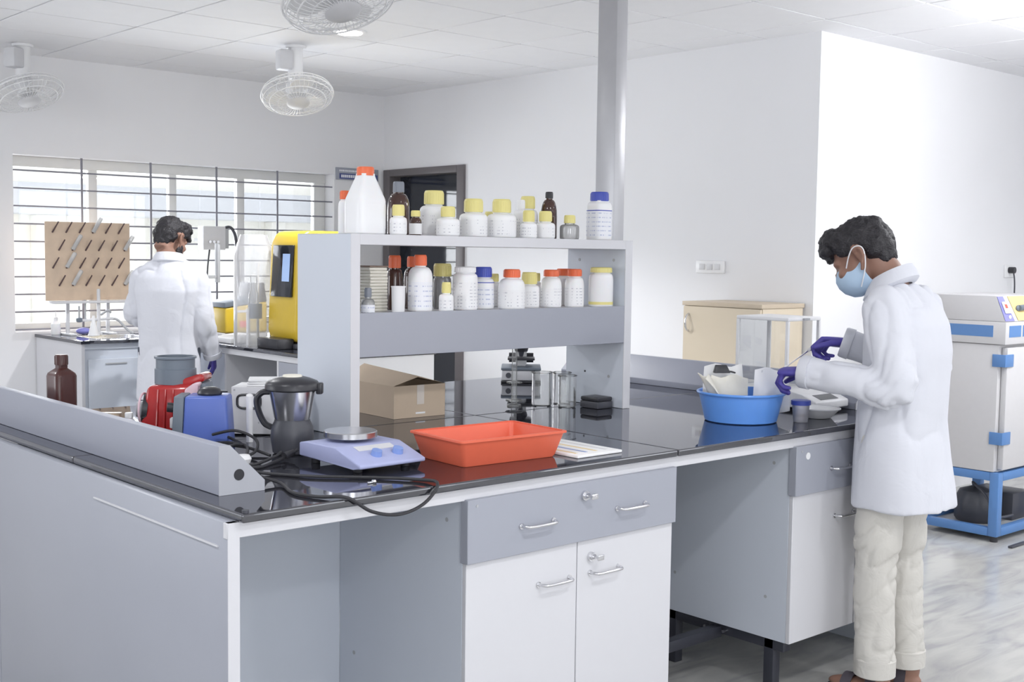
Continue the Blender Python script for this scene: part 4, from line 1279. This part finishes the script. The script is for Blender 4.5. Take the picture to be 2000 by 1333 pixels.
# ================================================================== CHAMBER ON THE RIGHT
o = thing('humidity_chamber', 'grey test chamber on a blue frame at the right edge', 'machine', (6.06, 2.97, 0), R(0))
W_, D_ = .66, .46
for x, y in ((.0, .0), (W_ - .05, 0), (0, D_ - .05), (W_ - .05, D_ - .05)):
    MB().box(x, x + .05, y, y + .05, .03, .37, .003).build('post', 'steelblue', o)
    MB().cyl((x + .025, y + .025, 0), (x + .025, y + .025, .03), .02, n=14).build('castor', 'black', o)
for z0, z1 in ((.03, .075), (.325, .37)):
    MB().box(.05, W_ - .05, 0, .04, z0, z1, .003).build('rail', 'steelblue', o)
    MB().box(.05, W_ - .05, D_ - .04, D_, z0, z1, .003).build('rail', 'steelblue', o)
    MB().box(0, .04, .05, D_ - .05, z0, z1, .003).build('rail', 'steelblue', o)
    MB().box(W_ - .04, W_, .05, D_ - .05, z0, z1, .003).build('rail', 'steelblue', o)
MB().box(.02, W_ - .02, .02, D_ - .02, .035, .05).build('tray', 'grey', o)
MB().lathe([(.10, .05), (.115, .07), (.115, .17), (.09, .22), (.03, .24)], 24, c=(.24, .24)).build('compressor', 'dark', o)
MB().box(.38, .58, .10, .36, .05, .20, .006).build('fan_block', 'dark', o)
MB().tube(smooth_path([(.24, .24, .23), (.12, .2, .28), (.08, .1, .22), (.1, .06, .12), (.3, .06, .1)]), .008, 8).build('pipe', 'dark', o)
MB().box(0, W_, .03, D_, .372, 1.045, .006).build('body', 'machine', o)
dr = MB().box(.03, W_, -.005, .028, .385, 1.03, .006).build('door', 'machine', o)
for z in (.52, .93):
    MB().prism([(.085, -.012), (.085, -.0055), (0, -.0055), (0, .06), (-.006, .06), (-.006, -.012)], 'z', z, z + .065, .001).build('hinge', 'steelblue', dr)
MB().box(W_ - .05, W_ + .0, -.010, -.0055, .40, 1.02).build('edge_strip', 'steelblue', dr)
MB().box(-.008, W_, -.008, D_, 1.047, 1.165, .004).build('collar', 'machine', o)
MB().box(-.0095, -.008, .06, D_ - .06, 1.085, 1.145).build('blue_panel', 'steelblue', o)
MB().box(.03, .16, -.0095, -.008, 1.085, 1.145).build('blue_panel', 'steelblue', o)
MB().box(.18, .22, -.0095, -.008, 1.085, 1.145).build('blue_panel', 'steelblue', o)
cs = MB().prism([(.0, 1.166), (.055, 1.30), (D_, 1.30), (D_, 1.166)], 'x', 0, W_, .003).build('console', 'machine', o)
MB().hexa([(.0, -.002, 1.17), (.10, -.002, 1.17), (.10, .0, 1.17), (.0, 0, 1.17)], [(.0, .05, 1.297), (.06, .05, 1.297), (.06, .052, 1.297), (0, .052, 1.297)]).build('panel_print', 'panelblue', cs)
MB().hexa([(.14, -.002, 1.17), (.60, -.002, 1.17), (.60, .0, 1.17), (.14, 0, 1.17)], [(.11, .05, 1.297), (.60, .05, 1.297), (.60, .052, 1.297), (.11, .052, 1.297)]).build('panel_print', 'panelyellow', cs)
MB().hexa([(.02, .008, 1.21), (.085, .008, 1.21), (.085, .012, 1.21), (.02, .012, 1.21)], [(.015, .032, 1.27), (.07, .032, 1.27), (.07, .036, 1.27), (.015, .036, 1.27)]).build('panel_print', 'white', cs)
MB().hexa([(.035, .017, 1.237), (.06, .017, 1.237), (.06, .02, 1.237), (.035, .02, 1.237)], [(.034, .0245, 1.257), (.058, .0245, 1.257), (.058, .028, 1.257), (.034, .028, 1.257)]).build('panel_mark', 'redprint', cs)
MB().ell((.055, .003, 1.19), (.016, .004, .011)).build('badge', 'ltgrey', cs)
MB().ell((.17, .018, 1.235), (.02, .008, .016)).cyl((.17, .015, 1.235), (.34, .02, 1.24), .016, n=12).build('emblem', 'slate', cs)
for k, z in enumerate((1.285, 1.265, 1.245)):
    MB().cyl((0, D_ - .06, z), (-.006, D_ - .06, z), .006, n=10).build('fuse', 'dark', cs)
MB().cyl((0, D_ - .06, 1.222), (-.012, D_ - .06, 1.222), .012, n=14).build('socket', 'black', cs)
MB().tube(smooth_path([(0, D_ - .065, 1.19), (-.03, D_ - .06, 1.185), (-.05, D_ - .02, 1.16), (-.03, D_ + .03, 1.0)]), .007, 8).build('cable', 'black', cs)
tag(MB().box(-.16, .16, -.012, .012, 0, .012, .003).build('floor_rod', 'dark'), 'dark rod lying on the floor at the foot of the chamber', 'rod').location = (6.17, 2.87, 0)

# ================================================================== PEOPLE


def hand_mb(m, wrist, d, n, t, curl, thumb_curl, sc=1.0, spread=.03):
    """One hand. d: direction to the knuckles, n: out of the palm, t: towards the thumb side."""
    d, n, t = Vector(d).normalized(), Vector(n).normalized(), Vector(t).normalized()
    w_ = Vector(wrist)
    # palm: rings from the wrist to the knuckles
    rs = []
    for s_, hw, ht in ((-.045, .027, .022), (-.01, .026, .020), (.012, .030, .018), (.04, .038, .017), (.07, .041, .015), (.088, .038, .012)):
        c_ = w_ + d * s_ * sc
        rs.append([c_ + (t * hw * math.cos(2 * math.pi * k / 16) + n * ht * math.sin(2 * math.pi * k / 16)) * sc for k in range(16)])
    m.rings(rs)
    specs = ((.028, .045, .027, .021, .0092), (.009, .049, .031, .022, .0095), (-.010, .045, .029, .021, .009), (-.028, .036, .022, .019, .008))
    for i, (off, l1, l2, l3, r_) in enumerate(specs):
        p = w_ + d * (.078 if i != 3 else .070) * sc + t * off * sc
        dd = (d + t * off * spread * 12).normalized()
        ang = 0
        pts = [p - dd * .012 * sc, p]
        for l_, c_ in zip((l1, l2, l3), curl[i] if isinstance(curl[0], (list, tuple)) else curl):
            ang += R(c_)
            v = dd * math.cos(ang) + n * math.sin(ang)
            p = p + v * l_ * sc
            pts.append(p)
        r_ *= 1.18
        m.tube(pts, [r_ * sc, r_ * sc * 1.08, r_ * sc, r_ * sc * .95, r_ * sc * .75], 10)
        m.ell(pts[-1], (r_ * sc * .72,) * 3, n=10, m=8)
    # thumb leaves the side of the palm near its base
    p = w_ + d * .022 * sc + t * .022 * sc + n * .006 * sc
    dd = (d * .62 + t * .68 + n * .3).normalized()
    pts = [p - dd * .01 * sc, p]
    ang = 0
    for l_, c_ in zip((.038, .032, .026), thumb_curl):
        ang += R(c_)
        side = (d * .75 - t * .45 + n * .45).normalized()
        v = (dd * math.cos(ang) + side * math.sin(ang)).normalized()
        p = p + v * l_ * sc
        pts.append(p)
    m.tube(pts, [.0125 * sc, .013 * sc, .0115 * sc, .0105 * sc, .0078 * sc], 10)
    m.ell(pts[-1], (.008 * sc,) * 3, n=10, m=8)
    return pts[-1]


def oval(c, fx, ly, n=28, tilt=0.0, p=2.3):
    """Horizontal oval ring in the body frame (x forward, y left), tilted forward by `tilt`."""
    out = []
    for k in range(n):
        t = 2 * math.pi * k / n
        ct, st = math.cos(t), math.sin(t)
        g = (abs(ct) ** p + abs(st) ** p) ** (-1 / p)
        out.append(Vector((c[0] + fx * g * ct * math.cos(tilt), c[1] + ly * g * st, c[2] - fx * g * ct * math.sin(tilt))))
    return out


def head_shapes(m, T):
    """Bare head in its own frame; T maps (forward, left, up) to the body frame."""
    rot = T.to_3x3()

    def e(c, r, extra=None):
        m.ell(T @ Vector(c), r, rot @ extra if extra else rot)
    e((-.012, 0, .035), (.098, .077, .086))
    e((.025, 0, -.035), (.070, .064, .080))
    e((.040, 0, -.088), (.046, .045, .032))
    e((.078, 0, .012), (.022, .052, .018))
    e((.100, 0, -.030), (.016, .014, .024))
    e((.104, 0, -.045), (.014, .018, .012))
    e((.088, 0, -.078), (.014, .026, .012))
    e((.070, .034, -.030), (.026, .022, .020)); e((.070, -.034, -.030), (.026, .022, .020))
    for s in (-1, 1):
        m.tube([T @ Vector(p) for p in ((-.004, s * .074, -.046), (.004, s * .084, -.054), (-.010, s * .088, -.036), (-.028, s * .094, -.010), (-.029, s * .095, .014), (-.010, s * .090, .026), (.008, s * .082, .012))], [.007, .009, .008, .008, .008, .008, .007], 8)
        e((-.010, s * .079, -.010), (.014, .007, .024))
    # neck
    m.tube([T @ Vector((-.035, 0, -.03)), T @ Vector((-.045, 0, -.09))], [.058, .056], 16)


def hair_mesh(T, fringe=True, seed=0.0):
    m = MB()
    rot = T.to_3x3()

    def e(c, r): m.ell(T @ Vector(c), r, rot, 24, 16)
    e((-.018, 0, .056), (.102, .084, .074))
    e((-.060, 0, .020), (.066, .080, .088))
    e((-.072, 0, -.030), (.038, .058, .050))
    for s in (-1, 1):
        e((.016, s * .062, .055), (.050, .022, .046))
        e((-.056, s * .064, .0), (.028, .018, .038))
    if fringe:
        e((.055, 0, .088), (.056, .074, .046))
        e((.092, .012, .066), (.030, .058, .030))
        e((.104, -.02, .044), (.018, .030, .020))

    def disp(p):
        return .008 * noise.noise(p * 42 + Vector((seed, 0, 0))) + .006 * abs(noise.noise(p * 95)) - .002
    return fuse(m, 'hair', .006, 3, disp)


def person(name, label, loc, heading, head_turn, head_pitch, spec, masked, trouser, shoes):
    rz = R(heading)
    body = MB()
    S = spec
    # ---- bare body: head, neck, trunk, arms, legs in one skin
    T = Matrix.Translation(S['head']) @ Matrix.Rotation(R(head_turn), 4, 'Z') @ Matrix.Rotation(R(head_pitch), 4, 'Y')
    head_shapes(body, T)
    hd = T @ Vector((-.045, 0, -.085))
    body.tube([hd, (Vector(S['neck']) + hd) / 2, Vector(S['neck']), Vector(S['neck']) - Vector((.01, 0, .06))], [.056, .056, .058, .062], 16)
    trunk = [oval((c[0], 0, c[1]), a * .72, b * .72, 24) for c, a, b in S['torso'] if .85 < c[1] < 1.39]
    body.rings(trunk)
    for s in ('L', 'R'):
        sh, el, wr = [Vector(p) for p in S['arm' + s]]
        body.tube([sh, (sh + el) / 2, el, (el * .5 + wr * .5), wr], [.052, .046, .040, .038, .027], 14)
        hp, kn, an = [Vector(p) for p in S['leg' + s]]
        body.tube([hp + Vector((0, 0, .05)), hp, (hp + kn) / 2, kn, kn * .55 + an * .45, an], [.085, .085, .072, .055, .052, .036], 16)
        body.ell(an + Vector((.05, 0, -an.z + .028)), (.115, .044, .026))
        body.ell(an + Vector((-.01, 0, -.02)), (.045, .036, .05))
        for q in range(5):
            body.ell(an + Vector((.155 - .012 * q * (1 if s == 'R' else 1), (-.032 + .016 * q) * (1 if s == 'L' else -1), -an.z + .018)), (.02, .010, .011), n=8, m=6)
    bm_ = fuse(body, 'person', .0075, 4)
    root = link_mesh(name, bm_, 'skin')
    tag(root, label, 'person')
    root.location = loc
    root.rotation_euler = (0, 0, rz)
    # ---- eyes
    for s in (-1, 1):
        ey = MB().ell(T @ Vector((.066, s * .032, -.012)), (.012, .014, .009), T.to_3x3(), 12, 8)
        ey.build('eye', 'white', root)
        MB().ell(T @ Vector((.076, s * .032, -.014)), (.004, .006, .006), T.to_3x3(), 10, 8).build('iris', 'black', root)
    link_mesh('hair', hair_mesh(T, S.get('fringe', True), S.get('seed', 0)), 'hair', root)
    # ---- lab coat
    ct = MB()
    ct.rings([oval((c[0], 0, c[1]), a, b, 32, p=2.25) for c, a, b in S['torso']])
    for s in ('L', 'R'):
        sh, el, wr = [Vector(p) for p in S['arm' + s]]
        fa = (wr - el).normalized()
        pts = [sh + Vector((0, -.05 if s == 'L' else .05, .0)), sh, sh * .55 + el * .45, el + (el - sh).normalized() * .012, el * .62 + wr * .38, el * .25 + wr * .75, wr - fa * .005]
        ct.tube(smooth_path(pts, 4), [x for q in zip(*[iter([.070] * 4 + [S.get('shr', .074)] * 4 + [S.get('shr', .069)] * 4 + [.062] * 4 + [.057] * 4 + [.053] * 4 + [.052])]) for x in q], 18)

    folds = S.get('folds', [])

    def disp(p):
        d = .007 * noise.noise(Vector((p.x * 8, p.y * 8, p.z * 1.8)))
        c1 = 1 - abs(noise.noise(Vector((p.x * 8 + 3, p.y * 8, p.z * 1.5 + p.x * 3)))) * 2.0
        d -= .010 * max(0, c1) ** 5
        for s in ('L', 'R'):
            sh_, el, wr_ = [Vector(q) for q in S['arm' + s]]
            q = (p - el).length
            if q < .19:
                c3 = 1 - abs(noise.noise(Vector((p.x * 13, p.y * 8, p.z * 15 + p.x * 15)))) * 2.0
                d -= S.get('fold', 1.0) * .010 * max(0, c3) ** 4 * (1 - q / .19)
            q = (p - sh_).length
            if q < .16:
                c4 = 1 - abs(noise.noise(Vector((p.x * 15 - p.z * 10, p.y * 9, p.z * 7)))) * 2.2
                d -= S.get('fold', 1.0) * .007 * max(0, c4) ** 4 * (1 - q / .16)
        if p.z < .95:
            d += .012 * (0.95 - p.z) * math.sin(math.atan2(p.y, p.x) * 7 + 1.3)
        return d
    coat = link_mesh('lab_coat', fuse(ct, 'lab_coat', .0075, 5, disp), 'coat', root, 'white knee-length laboratory coat')
    # collar
    nk = Vector(S['neck'])
    col_ = MB()
    rs = []
    for rr_, dz in ((.078, -.030), (.073, .0), (.070, .028), (.076, .034), (.092, .010), (.104, -.018), (.098, -.026)):
        rs.append(oval((nk.x - .002, 0, nk.z + dz), rr_ * .96, rr_, 28, R(S.get('collar_tilt', 24)), 2))
    col_.rings(rs, close=True).build('collar', 'coat', coat)
    # back vent seam and pocket line
    for s, wn in (('L', 'cuff'), ('R', 'cuff')):
        sh, el, wr = [Vector(p) for p in S['arm' + s]]
        fa = (wr - el).normalized()
        MB().tube([wr - fa * .03, wr - fa * .002, wr + fa * .004], [.0565, .0555, .052], 20).build('cuff', 'coat', coat)
    # ---- trousers
    tr = MB()
    hipz = S['legL'][0][2]
    tr.rings([oval((0, 0, hipz + .14), .100, .145, 24), oval((0, 0, hipz + .02), .112, .155, 24), oval((-.005, 0, hipz - .07), .105, .15, 24)])
    for s in ('L', 'R'):
        hp, kn, an = [Vector(p) for p in S['leg' + s]]
        tr.tube(smooth_path([hp + Vector((0, 0, .03)), hp - Vector((0, 0, .1)), (hp + kn) / 2, kn, kn * .5 + an * .5, an + Vector((0, 0, .01))], 4), [.094] * 4 + [.090] * 4 + [.081] * 4 + [.072] * 4 + [.069] * 4 + [.065], 20)

    def tdisp(p):
        kz = S['legL'][1][2]
        d = .006 * noise.noise(Vector((p.x * 9, p.y * 9, p.z * 5)))
        c1 = 1 - abs(noise.noise(Vector((p.x * 9, p.y * 9, p.z * 17 + p.x * 14)))) * 2.2
        near = max(0, 1 - abs(p.z - kz) / .25) + max(0, 1 - abs(p.z - .16) / .12) + .25
        d -= .009 * max(0, c1) ** 4 * min(1, near)
        return d
    trs = link_mesh('trousers', fuse(tr, 'trousers', .0085, 4, tdisp), trouser, root)
    for s in ('L', 'R'):
        hp, kn, an = [Vector(p) for p in S['leg' + s]]
        MB().tube([an + Vector((0, 0, .055)), an + Vector((0, 0, .05)), an + Vector((0, 0, -.005)), an + Vector((0, 0, -.01))], [.064, .070, .069, .060], 24).build('turn_up', trouser, trs)
        # sandals
        sd = MB()
        sole = [(.165, .0), (.15, .035), (.08, .05), (.0, .038), (-.06, .04), (-.085, 0), (-.06, -.04), (0, -.036), (.08, -.048), (.15, -.035)]
        sd.prism([(an.x + x, an.y + y) for x, y in sole], 'z', .0, .016, .003)
        so = sd.build('sandal', shoes, root)
        for x0, wd, hh in ((.085, .052, .050), (.0, .045, .075)):
            st = MB()
            st.rings([[Vector((an.x + x0 + dx, an.y + wd * math.cos(R(a)) * (1.0 if hh < .06 else .95), .012 + hh * math.sin(R(a)))) for dx in (-.018, .018)] +
                      [Vector((an.x + x0 + dx, an.y + (wd + .004) * math.cos(R(a)), .012 + (hh + .004) * math.sin(R(a)))) for dx in (.018, -.018)] for a in range(0, 181, 15)])
            st.build('strap', shoes, so)
    # ---- gloves
    for s in ('L', 'R'):
        h = S['hand' + s]
        wr, el = Vector(S['arm' + s][2]), Vector(S['arm' + s][1])
        g = MB()
        tip = hand_mb(g, wr - (wr - el).normalized() * .012, h['d'], h['n'], h['t'], h['curl'], h['thumb'], 1.0)
        link_mesh('glove', fuse(g, 'glove', .0032, 2), 'glove', root, 'violet rubber glove')
    # ---- mask
    if masked:
        mk = MB()
        rows = []
        for z, fx, hw in ((-.006, .100, .040), (-.020, .112, .052), (-.04, .122, .060), (-.065, .122, .064), (-.09, .112, .062), (-.115, .088, .050), (-.124, .066, .036)):
            row = []
            for k in range(13):
                a = R(-90 + 180 * k / 12)
                row.append(T @ Vector((fx * math.cos(a) * .62 + fx * .38 - (.020 if abs(a) > 1.3 else 0) - .028 * abs(math.sin(a)), hw * 1.14 * math.sin(a), z)))
            rows.append(row)
        vs_ = [p for r_ in rows for p in r_]
        ctr = T @ Vector((0, 0, -.06))
        ins = [p + (ctr - p).normalized() * .003 for p in vs_]
        N, k_ = len(vs_), 13
        fs = []
        for i in range(len(rows) - 1):
            for j in range(k_ - 1):
                q = (i * k_ + j, i * k_ + j + 1, (i + 1) * k_ + j + 1, (i + 1) * k_ + j)
                fs.append(q); fs.append(tuple(x + N for x in q[::-1]))
        bd = list(range(k_)) + [i * k_ + k_ - 1 for i in range(1, len(rows))] + [(len(rows) - 1) * k_ + j for j in range(k_ - 2, -1, -1)] + [i * k_ for i in range(len(rows) - 2, 0, -1)]
        for a, b in zip(bd, bd[1:] + bd[:1]): fs.append((b, a, a + N, b + N))
        mk.add(vs_ + ins, fs)
        mo = mk.build('face_mask', 'mask', root, 70, 'light blue surgical mask')
        for s in (-1, 1):
            MB().tube([T @ Vector(p) for p in smooth_path([(.052, s * .062, -.02), (.022, s * .082, .008), (-.006, s * .093, .026), (-.030, s * .095, .020), (-.034, s * .095, -.004), (-.012, s * .088, -.05), (.035, s * .068, -.100)], 5)], .0022, 6).build('ear_loop', 'maskloop', mo)
    elif S.get('beard'):
        m = MB()
        rot = T.to_3x3()
        for c, r in (((.045, 0, -.095), (.052, .052, .036)), ((.03, .052, -.06), (.03, .016, .045)), ((.03, -.052, -.06), (.03, .016, .045)), ((.094, 0, -.062), (.012, .03, .008))):
            m.ell(T @ Vector(c), r, rot)
        link_mesh('beard', fuse(m, 'beard', .006, 3, lambda p: .004 * noise.noise(p * 90)), 'hair', root)
    return root, T


# man in a mask at the right end of the bench
spec1 = dict(
    head=(.160, 0, 1.495), neck=(.055, 0, 1.405), collar_tilt=28,
    torso=[((-.018, .655), .160, .205), ((-.015, .72), .156, .203), ((-.008, .82), .148, .198), ((-.004, .95), .138, .188), ((-.012, 1.08), .130, .188), ((-.012, 1.18), .132, .195), ((-.006, 1.27), .122, .198), ((.010, 1.335), .104, .180), ((.030, 1.380), .082, .125), ((.045, 1.405), .068, .080)],
    armL=[(.0, .185, 1.325), (-.062, .235, 1.075), (.245, .262, 1.108)],
    armR=[(.02, -.185, 1.325), (-.01, -.245, 1.09), (.275, -.140, 1.185)],
    legL=[(.01, .085, .88), (.040, .085, .47), (.03, .085, .085)],
    legR=[(.0, -.085, .88), (.015, -.085, .47), (-.01, -.085, .085)],
    handL=dict(d=(.98, .0, -.04), n=(-.04, -.12, -.98), t=(.05, -1, .1), curl=((48, 58, 40), (56, 62, 40), (62, 64, 40), (68, 66, 40)), thumb=(10, 20, 18)),
    handR=dict(d=(.93, .22, .05), n=(.10, .30, -.95), t=(-.2, .9, .3), curl=((52, 66, 40), (62, 68, 40), (70, 70, 40), (76, 70, 40)), thumb=(5, 18, 15)),
    seed=3.0)
p1, T1 = person('person', 'man in white lab coat, mask and violet gloves leaning over blue tub', (3.675, 2.148, 0), 100, 8, 30, spec1, True, 'trouser', 'sandal')

# man at the window counter, seen from behind
spec2 = dict(
    head=(.062, 0, 1.545), neck=(.012, 0, 1.425), collar_tilt=10, fringe=True, beard=True, seed=9.0, fold=.35,
    torso=[((0, .60), .155, .190), ((0, .70), .150, .188), ((0, .85), .142, .180), ((0, .98), .136, .174), ((-.008, 1.12), .136, .182), ((-.012, 1.24), .134, .200), ((-.006, 1.315), .120, .200), ((.0, 1.365), .103, .172), ((.006, 1.41), .080, .125), ((.012, 1.43), .068, .080)],
    armL=[(.0, .165, 1.31), (.06, .225, 1.10), (.27, .12, 1.02)], shr=.066,
    armR=[(.0, -.165, 1.31), (-.005, -.205, 1.08), (.09, -.235, .845)],
    legL=[(0, .09, .88), (.01, .095, .47), (-.01, .10, .085)],
    legR=[(0, -.09, .88), (.01, -.095, .47), (-.01, -.10, .085)],
    handL=dict(d=(.9, -.2, -.2), n=(-.2, 0, -.95), t=(.2, -.95, .1), curl=(25, 30, 20), thumb=(10, 15, 12)),
    handR=dict(d=(.20, -.05, -.97), n=(.05, .97, -.1), t=(.97, .05, .2), curl=(30, 38, 25), thumb=(14, 18, 12)))
p2, T2 = person('person', 'bearded man in white lab coat seen from behind at the window counter', (3.205, 6.66, 0), 48, -26, 24, spec2, False, 'darktrouser', 'sandal')

# spatula in the right hand of the masked man
bpy.context.view_layer.update()
mw = p1.matrix_world
a_, b_ = mw @ Vector((.372, -.06, 1.152)), mw @ Vector((.352, .175, 1.105))
o = thing('spatula', 'thin steel spatula held between the violet gloves', 'spatula', a_)
MB().tube([(0, 0, 0), (b_ - a_) * .8, (b_ - a_) * .82, b_ - a_], [.0032, .0028, .004, .006], 8, flat=.5).build('rod', 'steel', o)
MB().tube([(a_ - b_) * .12, (0, 0, 0)], .006, 8).build('handle', 'ltgrey', o)
